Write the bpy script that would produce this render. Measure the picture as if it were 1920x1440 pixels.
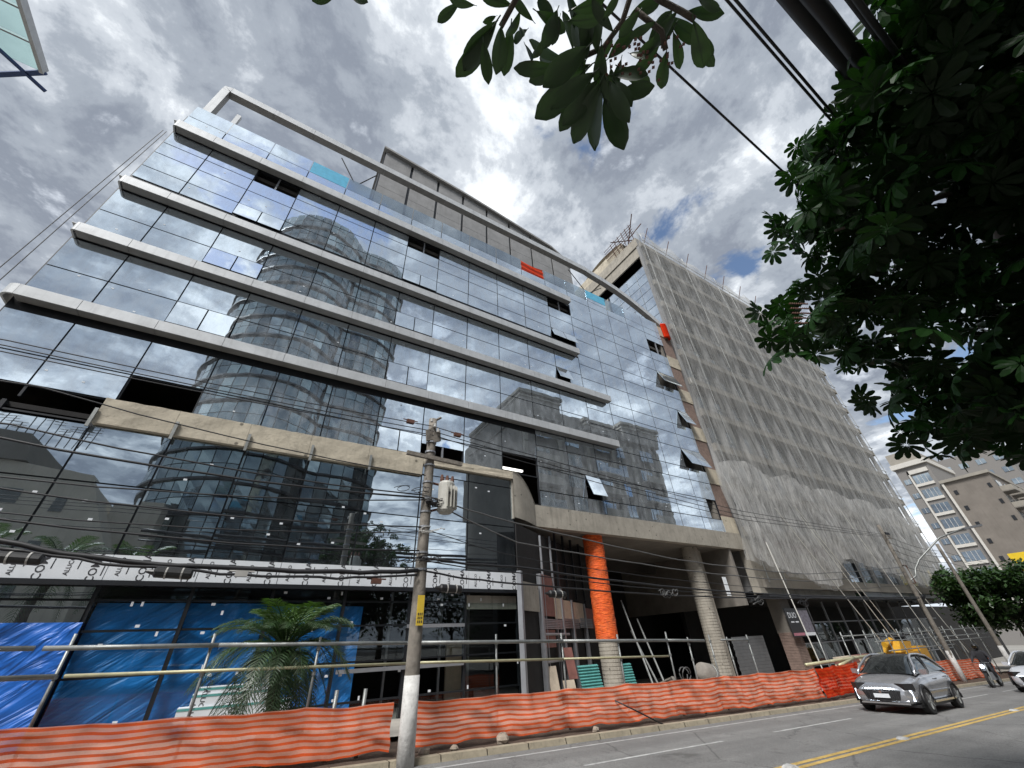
import bpy, math, random
from mathutils import Vector, Matrix, Quaternion, noise
random.seed(11)
S = bpy.context.scene
for o in list(bpy.data.objects): bpy.data.objects.remove(o)
COL = S.collection
H = 1.66                      # camera height above the pavement
YF = 15.0                     # plane of the glass facade
rad = math.radians

# ------------------------------------------------------------ camera
cd = bpy.data.cameras.new('Camera'); cam = bpy.data.objects.new('Camera', cd); COL.objects.link(cam)
cd.sensor_width = 36; cd.lens = 36*725/1920; cd.clip_start = .05; cd.clip_end = 3000
cr = ((0.856681, 0.257760, 0.446830), (-0.514100, 0.497830, 0.698474), (-0.042407, -0.828085, 0.558996))
cam.matrix_world = Matrix(((cr[0][0], -cr[0][1], -cr[0][2], 0), (cr[1][0], -cr[1][1], -cr[1][2], 0),
                           (cr[2][0], -cr[2][1], -cr[2][2], H), (0, 0, 0, 1)))
S.camera = cam
S.view_settings.view_transform = 'Standard'; S.view_settings.look = 'None'
S.view_settings.exposure = 0.75; S.view_settings.gamma = 1.0

# ------------------------------------------------------------ sky and sun
SUN_EL, SUN_AZ = rad(50), rad(212)      # azimuth of the sun, counted from +X towards +Y
w = bpy.data.worlds.new('World'); S.world = w; w.use_nodes = True
nt = w.node_tree; nt.nodes.clear(); N = nt.nodes.new; L = nt.links.new
def wm(op, a, b=None, c=None):
    n = N('ShaderNodeMath'); n.operation = op
    for i, v in enumerate((a, b, c)):
        if v is None: continue
        if isinstance(v, (int, float)): n.inputs[i].default_value = v
        else: L(v, n.inputs[i])
    return n.outputs[0]
def wnoise(vec, scale, detail, rough, dist=0.):
    n = N('ShaderNodeTexNoise'); n.inputs['Scale'].default_value = scale; n.inputs['Detail'].default_value = detail
    n.inputs['Roughness'].default_value = rough; n.inputs['Distortion'].default_value = dist; L(vec, n.inputs['Vector'])
    return n.outputs['Fac']
def wramp(fac, stops, interp='EASE'):
    n = N('ShaderNodeValToRGB'); n.color_ramp.interpolation = interp
    e = n.color_ramp.elements
    while len(e) < len(stops): e.new(.5)
    for el, (p, c) in zip(e, stops):
        el.position = p; el.color = (*c, 1) if not isinstance(c, (int, float)) else (c, c, c, 1)
    L(fac, n.inputs[0]); return n.outputs[0]
def wmix(fac, a, b):
    n = N('ShaderNodeMix'); n.data_type = 'RGBA'; L(fac, n.inputs[0])
    for i, v in ((6, a), (7, b)):
        if isinstance(v, tuple): n.inputs[i].default_value = (*v, 1)
        else: L(v, n.inputs[i])
    return n.outputs[2]
tc = N('ShaderNodeTexCoord'); sp = N('ShaderNodeSeparateXYZ'); L(tc.outputs['Generated'], sp.inputs[0])
den = wm('ADD', wm('MAXIMUM', sp.outputs[2], 0.02), 0.16)
cb = N('ShaderNodeCombineXYZ'); L(wm('DIVIDE', sp.outputs[0], den), cb.inputs[0]); L(wm('DIVIDE', sp.outputs[1], den), cb.inputs[1])
cb.inputs[2].default_value = 12.9
big = wnoise(cb.outputs[0], 1.5, 5, .55, .25)
med = wnoise(cb.outputs[0], 3.9, 9, .62, .25)
fin = wnoise(cb.outputs[0], 11.0, 8, .65, .2)
shape = wm('ADD', wm('MULTIPLY', big, .42), wm('ADD', wm('MULTIPLY', med, .45), wm('MULTIPLY', fin, .13)))
CLOUD = wramp(shape, [(.37, (4.4, 4.75, 5.3)), (.43, (1.75, 1.98, 2.4)), (.48, (2.5, 2.78, 3.2)), (.52, (3.9, 4.2, 4.6)), (.56, (6.0, 6.3, 6.6)), (.62, (8.3, 8.4, 8.5))])
gapn = wnoise(cb.outputs[0], 2.1, 8, .6, .3)
gap = wramp(gapn, [(.61, 0.), (.67, 1.)])
sky = N('ShaderNodeTexSky'); sky.sky_type = 'NISHITA'; sky.sun_disc = False
sky.sun_elevation = SUN_EL; sky.sun_rotation = math.pi/2 - SUN_AZ
horiz = wramp(sp.outputs[2], [(0., 1.), (.22, 0.)])
c1 = wmix(gap, CLOUD, sky.outputs[0])
c2 = wmix(wm('MULTIPLY', horiz, .6), c1, (6.2, 6.7, 7.4))
low = wramp(sp.outputs[2], [(0., 0.), (.01, 1.)])
c3 = wmix(low, (1.2, 1.2, 1.2), c2)
bg = N('ShaderNodeBackground'); bg.inputs['Strength'].default_value = .1; L(c3, bg.inputs['Color'])
wo = N('ShaderNodeOutputWorld'); L(bg.outputs[0], wo.inputs['Surface'])
sd = bpy.data.lights.new('Sun', 'SUN'); sd.energy = 2.8; sd.angle = rad(18); sd.color = (1, .98, .955)
so = bpy.data.objects.new('Sun', sd); COL.objects.link(so)
sv = Vector((math.cos(SUN_AZ)*math.cos(SUN_EL), math.sin(SUN_AZ)*math.cos(SUN_EL), math.sin(SUN_EL)))
so.rotation_euler = sv.to_track_quat('Z', 'Y').to_euler(); so.location = sv*60

# ------------------------------------------------------------ helpers
def gz(x): return -.033*x                     # the street falls to the right
def W(u, v, Y=YF): return Vector((u*Y, Y, v*Y + H))
class MB:
    def __init__(s): s.v = []; s.f = []; s.uv = None; s.mi = []
    def add(s, vs, fs, m=0):
        b = len(s.v); s.v += [Vector(p) for p in vs]; s.f += [tuple(i+b for i in f) for f in fs]; s.mi += [m]*len(fs); return s
    def box(s, a, b, m=0):
        x0, y0, z0 = a; x1, y1, z1 = b
        return s.add([(x0,y0,z0),(x1,y0,z0),(x1,y1,z0),(x0,y1,z0),(x0,y0,z1),(x1,y0,z1),(x1,y1,z1),(x0,y1,z1)],
                     [(0,3,2,1),(4,5,6,7),(0,1,5,4),(1,2,6,5),(2,3,7,6),(3,0,4,7)], m)
    def obox(s, c, dx, dy, dz, m=0):          # oriented box, half vectors
        c, dx, dy, dz = Vector(c), Vector(dx), Vector(dy), Vector(dz)
        return s.add([c-dx-dy-dz, c+dx-dy-dz, c+dx+dy-dz, c-dx+dy-dz, c-dx-dy+dz, c+dx-dy+dz, c+dx+dy+dz, c-dx+dy+dz],
                     [(0,3,2,1),(4,5,6,7),(0,1,5,4),(1,2,6,5),(2,3,7,6),(3,0,4,7)], m)
    def tube(s, pts, r, n=6, cap=True, m=0):
        pts = [Vector(p) for p in pts]; rr = r if isinstance(r, (list, tuple)) else [r]*len(pts)
        b = len(s.v); k = len(pts)
        for i, p in enumerate(pts):
            t = (pts[min(i+1, k-1)] - pts[max(i-1, 0)])
            t = t.normalized() if t.length > 1e-9 else Vector((0,0,1))
            a = t.cross(Vector((0,0,1)) if abs(t.z) < .95 else Vector((1,0,0))).normalized(); c = t.cross(a)
            for j in range(n):
                q = 2*math.pi*j/n; s.v.append(p + (a*math.cos(q) + c*math.sin(q))*rr[i])
        for i in range(k-1):
            for j in range(n):
                j2 = (j+1) % n
                s.f.append((b+i*n+j, b+i*n+j2, b+(i+1)*n+j2, b+(i+1)*n+j)); s.mi.append(m)
        if cap:
            s.f.append(tuple(b+j for j in reversed(range(n)))); s.f.append(tuple(b+(k-1)*n+j for j in range(n))); s.mi += [m, m]
        return s
    def prism(s, poly, d, m=0):               # polygon (3D points) extruded by vector d
        n = len(poly); d = Vector(d); p = [Vector(q) for q in poly]
        fs = [tuple(range(n)), tuple(reversed(range(n, 2*n)))] + [(i, n+i, n+(i+1)%n, (i+1)%n) for i in range(n)]
        return s.add(p + [q+d for q in p], fs, m)
    def grid(s, fn, nu, nv, m=0, thick=None):
        b = len(s.v); s.uv = s.uv or {}
        for j in range(nv+1):
            for i in range(nu+1):
                s.uv[len(s.v)] = (i/nu, j/nv); s.v.append(Vector(fn(i/nu, j/nv)))
        for j in range(nv):
            for i in range(nu):
                a = b+j*(nu+1)+i; s.f.append((a, a+1, a+nu+2, a+nu+1)); s.mi.append(m)
        return s
    def build(s, name, mats, parent=None, smooth=False, local=False, fix=False):
        if not isinstance(mats, (list, tuple)): mats = [mats]
        off = parent_loc(parent) if (parent is not None and not local) else Vector((0,0,0))
        me = bpy.data.meshes.new(name); me.from_pydata([p-off for p in s.v], [], s.f)
        for m in mats: me.materials.append(m)
        if len(mats) > 1: me.polygons.foreach_set('material_index', s.mi)
        if smooth: me.polygons.foreach_set('use_smooth', [True]*len(me.polygons))
        if s.uv:
            ul = me.uv_layers.new(name='UVMap')
            for lp in me.loops: ul.data[lp.index].uv = s.uv.get(lp.vertex_index, (0, 0))
        if fix:
            import bmesh
            bm = bmesh.new(); bm.from_mesh(me); bmesh.ops.recalc_face_normals(bm, faces=bm.faces); bm.to_mesh(me); bm.free()
        me.update()
        o = bpy.data.objects.new(name, me); COL.objects.link(o)
        if parent is not None: o.parent = parent
        return o
def parent_loc(p):
    q = Vector((0,0,0))
    while p is not None: q = q + p.location; p = p.parent
    return q
def thing(name, label, cat, loc=(0,0,0), group=None, rz=0.):
    o = bpy.data.objects.new(name, None); COL.objects.link(o); o.location = loc; o.rotation_euler = (0,0,rz)
    o.empty_display_size = .3
    return tag(o, label, cat, group)
def tag(o, label, cat, group=None, kind=None):
    o['label'] = label; o['category'] = cat
    if group: o['group'] = group
    if kind: o['kind'] = kind
    return o
def struct(o, label=None):
    o['kind'] = 'structure'
    if label: o['label'] = label
    return o
def stuff(o): o['kind'] = 'stuff'; return o
def inst(me, name, parent, loc, scale=(1,1,1), rot=(0,0,0), world=True):
    o = bpy.data.objects.new(name, me); COL.objects.link(o); o.parent = parent
    o.location = Vector(loc) - (parent_loc(parent) if (world and parent is not None) else Vector((0,0,0)))
    o.scale = scale; o.rotation_euler = rot; return o
def copy_tree(o, parent=None):
    c = o.copy(); COL.objects.link(c); c.parent = parent
    for ch in list(o.children): copy_tree(ch, c)
    return c
def lerp(a, b, t): return a + (b-a)*t
def interp(xs, ys, x):
    if x <= xs[0]: return ys[0]
    for i in range(len(xs)-1):
        if x <= xs[i+1]: return lerp(ys[i], ys[i+1], (x-xs[i])/(xs[i+1]-xs[i]))
    return ys[-1]
def nz(x, y=0., z=0.): return noise.noise(Vector((x, y, z)))
UNIT = None

# ------------------------------------------------------------ materials
def node(nt, t, **kw):
    n = nt.nodes.new(t)
    for k, v in kw.items():
        if k.startswith('_'): setattr(n, k[1:], v)
        else: n.inputs[k.replace('__', ' ')].default_value = v
    return n
def newmat(name):
    m = bpy.data.materials.new(name); m.use_nodes = True
    t = m.node_tree; t.nodes.clear(); out = t.nodes.new('ShaderNodeOutputMaterial'); return m, t, out
def noisetex(t, vec, scale, detail=5, rough=.6, dist=0.):
    n = node(t, 'ShaderNodeTexNoise', Scale=scale, Detail=detail, Roughness=rough, Distortion=dist); t.links.new(vec, n.inputs['Vector']); return n.outputs['Fac']
def ramp(t, fac, stops, interp='LINEAR'):
    n = t.nodes.new('ShaderNodeValToRGB'); n.color_ramp.interpolation = interp; e = n.color_ramp.elements
    while len(e) < len(stops): e.new(.5)
    for el, (p, c) in zip(e, stops):
        el.position = p; el.color = (c, c, c, 1) if isinstance(c, (int, float)) else (*c, 1)
    t.links.new(fac, n.inputs[0]); return n.outputs[0]
def mixc(t, fac, a, b, blend='MIX'):
    n = t.nodes.new('ShaderNodeMix'); n.data_type = 'RGBA'; n.blend_type = blend
    if isinstance(fac, (int, float)): n.inputs[0].default_value = fac
    else: t.links.new(fac, n.inputs[0])
    for i, v in ((6, a), (7, b)):
        if isinstance(v, tuple): n.inputs[i].default_value = (*v, 1)
        else: t.links.new(v, n.inputs[i])
    return n.outputs[2]
def pos(t, scale=(1,1,1)):
    g = t.nodes.new('ShaderNodeNewGeometry'); mp = node(t, 'ShaderNodeMapping'); mp.inputs['Scale'].default_value = scale
    t.links.new(g.outputs['Position'], mp.inputs['Vector']); return mp.outputs[0]
def mat(name, col, rough=.6, metal=0., var=.18, scale=2.5, bump=0., bscale=25., streak=0., dirt=0., spec=.5, rvar=.0, pits=0.):
    m, t, out = newmat(name)
    b = node(t, 'ShaderNodeBsdfPrincipled', Roughness=rough, Metallic=metal); b.inputs['Specular IOR Level'].default_value = spec
    P = pos(t); f = noisetex(t, P, scale, 7, .65)
    lo = tuple(max(0, c*(1-var)) for c in col); hi = tuple(min(1, c*(1+var)) for c in col)
    c = ramp(t, f, [(.28, lo), (.72, hi)])
    if streak:
        sN = noisetex(t, pos(t, (5, 5, .35)), 1., 6, .7)
        c = mixc(t, ramp(t, sN, [(.52, 0.), (.72, streak)]), c, tuple(x*.35 for x in col))
    if dirt:
        dN = noisetex(t, P, scale*2.7, 8, .75, .4)
        c = mixc(t, ramp(t, dN, [(.54, 0.), (.68, dirt)]), c, tuple(x*.4 for x in col))
    if pits:
        vo = node(t, 'ShaderNodeTexVoronoi', Scale=pits); t.links.new(P, vo.inputs['Vector']); c = mixc(t, ramp(t, vo.outputs['Distance'], [(.07, .8), (.13, 0.)]), c, tuple(x*.2 for x in col))
    t.links.new(c, b.inputs['Base Color'])
    if rvar:
        t.links.new(ramp(t, f, [(.3, max(0, rough-rvar)), (.7, min(1, rough+rvar))]), b.inputs['Roughness'])
    if bump:
        bn = node(t, 'ShaderNodeBump', Strength=1., Distance=bump); t.links.new(noisetex(t, P, bscale, 6, .65), bn.inputs['Height']); t.links.new(bn.outputs[0], b.inputs['Normal'])
    t.links.new(b.outputs[0], out.inputs[0]); return m
def glassmat(name, col, wav=.0022, wsc=.75, rough=.012, dirt=.06):
    m, t, out = newmat(name)
    b = node(t, 'ShaderNodeBsdfPrincipled', Roughness=rough, Metallic=1.); b.inputs['Base Color'].default_value = (*col, 1)
    P = pos(t); bn = node(t, 'ShaderNodeBump', Strength=1., Distance=wav*10)
    t.links.new(noisetex(t, P, wsc, 2, .5), bn.inputs['Height']); bn.inputs['Strength'].default_value = .1
    t.links.new(bn.outputs[0], b.inputs['Normal'])
    d = node(t, 'ShaderNodeBsdfDiffuse'); d.inputs['Color'].default_value = (.46, .495, .53, 1)
    mx = t.nodes.new('ShaderNodeMixShader')
    f = ramp(t, noisetex(t, pos(t, (2.2, 2.2, .9)), 1.3, 9, .72), [(.4, dirt*.35), (.75, dirt*1.6)])
    t.links.new(f, mx.inputs[0]); t.links.new(b.outputs[0], mx.inputs[1]); t.links.new(d.outputs[0], mx.inputs[2])
    t.links.new(mx.outputs[0], out.inputs[0]); return m
def clearglass(name, tint, refl=.25, wav=.001, rc=(.8, .85, .9)):
    m, t, out = newmat(name)
    tr = node(t, 'ShaderNodeBsdfTransparent'); tr.inputs['Color'].default_value = (*tint, 1)
    gl = node(t, 'ShaderNodeBsdfGlossy', Roughness=.01); gl.inputs['Color'].default_value = (*rc, 1)
    bn = node(t, 'ShaderNodeBump', Strength=.1, Distance=wav*10); t.links.new(noisetex(t, pos(t), .8, 2, .5), bn.inputs['Height']); t.links.new(bn.outputs[0], gl.inputs['Normal'])
    lw = node(t, 'ShaderNodeLayerWeight', Blend=.5); pw = t.nodes.new('ShaderNodeMath'); pw.operation = 'POWER'; pw.inputs[1].default_value = 4.; t.links.new(lw.outputs['Facing'], pw.inputs[0])
    a = t.nodes.new('ShaderNodeMath'); a.operation = 'MULTIPLY_ADD'; a.use_clamp = True
    t.links.new(pw.outputs[0], a.inputs[0]); a.inputs[1].default_value = .8; a.inputs[2].default_value = refl
    mx = t.nodes.new('ShaderNodeMixShader'); t.links.new(a.outputs[0], mx.inputs[0]); t.links.new(tr.outputs[0], mx.inputs[1]); t.links.new(gl.outputs[0], mx.inputs[2])
    t.links.new(mx.outputs[0], out.inputs[0]); return m
def netmat(name, col, op=(.35, .75), fold=(3., 3., .25), fsc=1.):
    m, t, out = newmat(name)
    tr = node(t, 'ShaderNodeBsdfTransparent'); d = node(t, 'ShaderNodeBsdfDiffuse'); tl = node(t, 'ShaderNodeBsdfTranslucent')
    f = noisetex(t, pos(t, fold), fsc, 8, .68); c = ramp(t, f, [(.3, tuple(x*.8 for x in col)), (.75, tuple(min(1, x*1.25) for x in col))])  # pale streaks painted into the mesh colour as fold highlights
    t.links.new(c, d.inputs['Color']); t.links.new(c, tl.inputs['Color'])
    a = t.nodes.new('ShaderNodeMixShader'); a.inputs[0].default_value = .35; t.links.new(d.outputs[0], a.inputs[1]); t.links.new(tl.outputs[0], a.inputs[2])
    wv = ramp(t, noisetex(t, pos(t, (9, 9, 9)), 2.2, 4, .7), [(.3, .78), (.7, 1.15)]); k = t.nodes.new('ShaderNodeMath'); k.operation = 'MULTIPLY'; k.use_clamp = True
    t.links.new(ramp(t, f, [(.32, op[0]), (.68, op[1])]), k.inputs[0]); t.links.new(wv, k.inputs[1])
    mx = t.nodes.new('ShaderNodeMixShader'); t.links.new(k.outputs[0], mx.inputs[0])
    t.links.new(tr.outputs[0], mx.inputs[1]); t.links.new(a.outputs[0], mx.inputs[2]); t.links.new(mx.outputs[0], out.inputs[0]); return m
def leafmat(name, top, under, rough=.35, spec=.5):
    m, t, out = newmat(name)
    b = node(t, 'ShaderNodeBsdfPrincipled', Roughness=rough); b.inputs['Specular IOR Level'].default_value = spec
    g = t.nodes.new('ShaderNodeNewGeometry'); f = noisetex(t, pos(t), 3.5, 4, .6)
    a = mixc(t, f, tuple(x*.65 for x in top), tuple(min(1, x*1.35) for x in top)); c = mixc(t, g.outputs['Backfacing'], a, under)
    t.links.new(c, b.inputs['Base Color'])
    tl = node(t, 'ShaderNodeBsdfTranslucent'); tl.inputs['Color'].default_value = (top[0]*1.6, top[1]*2., top[2]*.8, 1)
    mx = t.nodes.new('ShaderNodeMixShader'); mx.inputs[0].default_value = .16; t.links.new(b.outputs[0], mx.inputs[1]); t.links.new(tl.outputs[0], mx.inputs[2])
    t.links.new(mx.outputs[0], out.inputs[0]); return m
def stripemat(name, a, b, n=9., frac=.42, alpha=.9):
    m, t, out = newmat(name)
    uv = t.nodes.new('ShaderNodeUVMap'); sx = t.nodes.new('ShaderNodeSeparateXYZ'); t.links.new(uv.outputs[0], sx.inputs[0])
    wob = noisetex(t, pos(t), 1.2, 3, .5)
    def M(op, x, y):
        k = t.nodes.new('ShaderNodeMath'); k.operation = op
        for i, q in enumerate((x, y)):
            if isinstance(q, (int, float)): k.inputs[i].default_value = q
            else: t.links.new(q, k.inputs[i])
        return k.outputs[0]
    fr = M('FRACT', M('ADD', M('MULTIPLY', sx.outputs[1], n), M('MULTIPLY', wob, .25)), 0)
    f = ramp(t, fr, [(0., 0.), (.05, 1.), (frac, 1.), (frac+.07, 0.)])
    weave = ramp(t, noisetex(t, pos(t, (30, 30, 90)), 3., 3, .7), [(.35, .82), (.65, 1.12)])
    c = mixc(t, 1., mixc(t, f, a, b), weave, 'MULTIPLY')
    c = mixc(t, ramp(t, noisetex(t, pos(t), 1.7, 7, .7), [(.5, 0.), (.8, .45)]), c, tuple(x*.5 for x in a))
    d = node(t, 'ShaderNodeBsdfDiffuse'); tl = node(t, 'ShaderNodeBsdfTranslucent'); tr = node(t, 'ShaderNodeBsdfTransparent')
    t.links.new(c, d.inputs[0]); t.links.new(c, tl.inputs[0])
    x = t.nodes.new('ShaderNodeMixShader'); x.inputs[0].default_value = .3; t.links.new(d.outputs[0], x.inputs[1]); t.links.new(tl.outputs[0], x.inputs[2])
    y = t.nodes.new('ShaderNodeMixShader'); t.links.new(ramp(t, f, [(0., alpha-.1), (1., alpha+.05)]), y.inputs[0]); t.links.new(tr.outputs[0], y.inputs[1]); t.links.new(x.outputs[0], y.inputs[2])
    t.links.new(y.outputs[0], out.inputs[0]); return m
M = dict(
 asphalt=mat('asphalt', (.17,.168,.165), .85, var=.3, scale=1.1, bump=.02, bscale=45, dirt=.3),
 city=mat('city_ground', (.24,.23,.21), .95, var=.2, scale=.2),
 dirt=mat('dirt', (.075,.05,.035), .95, var=.4, scale=3, bump=.05, bscale=9),
 pavement=mat('pavement', (.2,.19,.18), .9, var=.25, scale=1.5, bump=.01, dirt=.4),
 kerb=mat('kerb', (.30,.26,.19), .9, var=.25, scale=3, bump=.01, dirt=.5),
 yellow=mat('yellow_paint', (.46,.31,.09), .8, var=.35, scale=5, dirt=.95),
 white=mat('white_paint', (.38,.38,.37), .8, var=.35, scale=4, dirt=.95),
 concrete=mat('concrete', (.32,.295,.25), .9, var=.22, scale=1.3, bump=.012, bscale=14, streak=.45, dirt=.35, pits=2.6),
 concrete_y=mat('podium_concrete', (.47,.42,.33), .9, var=.25, scale=1.1, bump=.02, bscale=6, streak=.3, dirt=.55, pits=1.9),
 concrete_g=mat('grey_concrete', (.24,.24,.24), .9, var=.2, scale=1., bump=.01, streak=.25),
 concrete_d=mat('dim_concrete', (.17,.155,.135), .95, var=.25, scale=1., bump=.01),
 brick=mat('brickwork', (.21,.15,.125), .95, var=.3, scale=5, bump=.02, bscale=12, dirt=.3),
 glass=glassmat('facade_glass', (.74,.84,.93), dirt=.30),  # real smudges, raised to a pale haze imitating an even sky reflection
 glass_bright=glassmat('bright_awning_glass', (.82,.91,.98), dirt=.2),  # facade glass tinted lighter to paint the brighter sky in tilted panes
 glass_p=glassmat('podium_glass', (.46,.53,.59), wav=.0022, wsc=.6, dirt=.03),
 clear=clearglass('clear_glass', (.88,.92,.92), .045, .0016),
 balu=clearglass('balustrade_glass', (.62,.70,.74), .34),
 film=mat('blue_film', (.10,.42,.62), .4, var=.15, scale=4),
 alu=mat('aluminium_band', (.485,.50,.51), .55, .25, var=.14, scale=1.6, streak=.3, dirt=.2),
 alu_shaded=mat('shaded_band_soffit', (.24,.235,.225), .6, .2, var=.15),  # same aluminium as the fascia, with underside shade put into its colour
 frame=mat('black_frame', (.016,.018,.022), .45, .2, var=.2),
 frame_g=mat('grey_frame', (.28,.29,.31), .5, .5, var=.15),
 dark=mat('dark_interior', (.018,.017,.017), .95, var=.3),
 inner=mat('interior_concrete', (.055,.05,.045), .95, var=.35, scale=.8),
 film_w=mat('white_film', (.66,.69,.72), .45, var=.06),
 ink=mat('black_ink', (.02,.02,.025), .6, var=.1),
 tarp=mat('blue_tarp', (.012,.14,.56), .5, var=.22, scale=1.4, bump=.05, bscale=2.5),
 tarp_d=mat('deep_blue_tarp', (.025,.28,.78), .5, var=.25, scale=1.4, bump=.05, bscale=2.2),
 barrier=stripemat('barrier_mesh', (.92,.43,.31), (.80,.13,.04), 8.5, .42, .93),
 barrier_f=stripemat('folded_barrier_mesh', (.85,.09,.025), (.72,.045,.015), 9., .5, .97),
 orange=mat('orange_mesh', (.85,.13,.01), .7, var=.2, scale=9, bump=.02, bscale=22),
 steel=mat('galvanised_steel', (.30,.31,.30), .5, .55, var=.3, scale=5, dirt=.4),
 steel_y=mat('yellowed_pipe', (.50,.47,.30), .5, .3, var=.2, scale=4),
 rust=mat('rusty_steel', (.11,.05,.035), .8, .2, var=.35, scale=8),
 wood_d=mat('dark_plywood', (.20,.085,.07), .7, var=.3, scale=4, dirt=.3),
 wood_l=mat('pale_plywood', (.48,.41,.32), .8, var=.2, scale=3, dirt=.3),
 wood_p=mat('pole_timber', (.19,.17,.145), .9, var=.35, scale=4, bump=.02, bscale=10, streak=.5),
 limew=mat('limewash', (.55,.54,.52), .9, var=.22, scale=6, bump=.01, dirt=.6),
 teal=mat('teal_sheet', (.10,.33,.31), .55, .2, var=.2, scale=4, dirt=.3),
 shutter=mat('shutter_steel', (.14,.145,.15), .55, .4, var=.15),
 cable=mat('black_cable', (.012,.012,.014), .55, var=.2),
 cable_g=mat('weathered_cable', (.10,.10,.10), .6, .2, var=.3),
 cable_w=mat('white_wire', (.5,.5,.48), .6, var=.1),
 porcelain=mat('porcelain', (.36,.35,.33), .35, var=.2),
 tank=mat('tank_paint', (.42,.41,.37), .5, var=.15, scale=6, streak=.6),
 plate=mat('plate_yellow', (.60,.42,.04), .6, var=.15),
 net=netmat('scaffold_mesh', (.57,.57,.555), (.28,.60)),
 net2=netmat('scaffold_mesh_layer', (.60,.595,.58), (.26,.92), (2.4,2.4,.30), 1.7),
 rope=mat('rope', (.55,.54,.50), .8, var=.1),
 palm=leafmat('palm_leaf', (.038,.075,.028), (.06,.09,.045), .4),
 palm_y=leafmat('young_palm_leaf', (.065,.12,.028), (.055,.09,.032), .4),
 leafb=leafmat('broad_leaf', (.022,.045,.016), (.020,.034,.014), .42),
 leafs=leafmat('umbrella_leaf', (.013,.040,.009), (.009,.018,.007), .45, .12),
 leaft=leafmat('street_leaf', (.035,.075,.022), (.035,.06,.02), .45),
 bark=mat('bark', (.07,.058,.045), .95, var=.35, scale=6, bump=.03, bscale=12),
 stone=mat('stone', (.30,.25,.2), .95, var=.3, scale=5, bump=.03),
 carp=mat('grey_car_paint', (.44,.445,.465), .16, .75, var=.04, dirt=0),
 carw=mat('white_car_paint', (.6,.62,.66), .25, .2, var=.03),
 carb=mat('blue_car_panel', (.01,.02,.16), .3, .2, var=.05),
 black=mat('black_plastic', (.012,.012,.013), .45, var=.1),
 rubber=mat('tyre_rubber', (.018,.018,.018), .85, var=.15),
 rim=mat('alloy', (.12,.12,.13), .35, .8, var=.1),
 carglass=glassmat('car_glass', (.10,.115,.12), wav=.0005, dirt=.02),
 chrome=mat('chrome', (.7,.72,.75), .12, 1., var=.03),
 machine=mat('machine_yellow', (.62,.33,.02), .5, var=.15, scale=5, dirt=.4),
 sack=mat('sacking', (.23,.21,.185), .9, var=.2, scale=4, bump=.02),
 refl_t=glassmat('tower_glass', (.17,.215,.23), wav=.002, dirt=.10, rough=.04),
 refl_l=glassmat('tower_glass_pale', (.32,.385,.40), wav=.002, dirt=.14),
 refl_d=glassmat('tower_glass_deep', (.10,.13,.145), wav=.002, dirt=.08),
 render_b=mat('beige_render', (.27,.25,.215), .9, var=.12, scale=.6, streak=.2),
 render_a=mat('brown_render', (.17,.15,.13), .9, var=.15, scale=.5, streak=.3), render_o=mat('warm_render', (.46,.42,.35), .9, var=.12, scale=.5, streak=.25),
 render_g=mat('grey_brown_render', (.185,.17,.15), .9, var=.12, scale=.8, streak=.15),
 render_w=mat('white_render', (.52,.5,.46), .85, var=.1, streak=.2),
 tile_g=mat('grey_tile', (.19,.18,.17), .8, var=.25, scale=12),
 winglass=glassmat('window_glass', (.26,.31,.35), wav=.002, dirt=.10),
 yellowwall=mat('yellow_wall', (.75,.52,.02), .7, var=.08),
 skin=mat('skin', (.35,.2,.14), .6, var=.08), cloth=mat('dark_cloth', (.03,.03,.035), .9, var=.3),
)
def emis(name, col, st):
    m, t, out = newmat(name); e = node(t, 'ShaderNodeEmission', Strength=st); e.inputs[0].default_value = (*col, 1); t.links.new(e.outputs[0], out.inputs[0]); return m
def tarpmat(name, col):
    m, t, out = newmat(name); b = node(t, 'ShaderNodeBsdfPrincipled', Roughness=.42)
    g = t.nodes.new('ShaderNodeNewGeometry'); mp = node(t, 'ShaderNodeMapping'); mp.inputs['Rotation'].default_value = (0, rad(38), 0); mp.inputs['Scale'].default_value = (1, 1, 1)
    m2 = node(t, 'ShaderNodeMapping'); m2.inputs['Scale'].default_value = (.55, 1, 3.6); t.links.new(g.outputs['Position'], mp.inputs[0]); t.links.new(mp.outputs[0], m2.inputs[0])
    f = noisetex(t, m2.outputs[0], .8, 4, .5, .9); c = ramp(t, f, [(.3, tuple(x*.7 for x in col)), (.7, tuple(min(1, x*1.25) for x in col))]); t.links.new(c, b.inputs['Base Color'])
    bn = node(t, 'ShaderNodeBump', Strength=1., Distance=.16); t.links.new(f, bn.inputs['Height']); t.links.new(bn.outputs[0], b.inputs['Normal']); t.links.new(b.outputs[0], out.inputs[0]); return m
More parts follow.
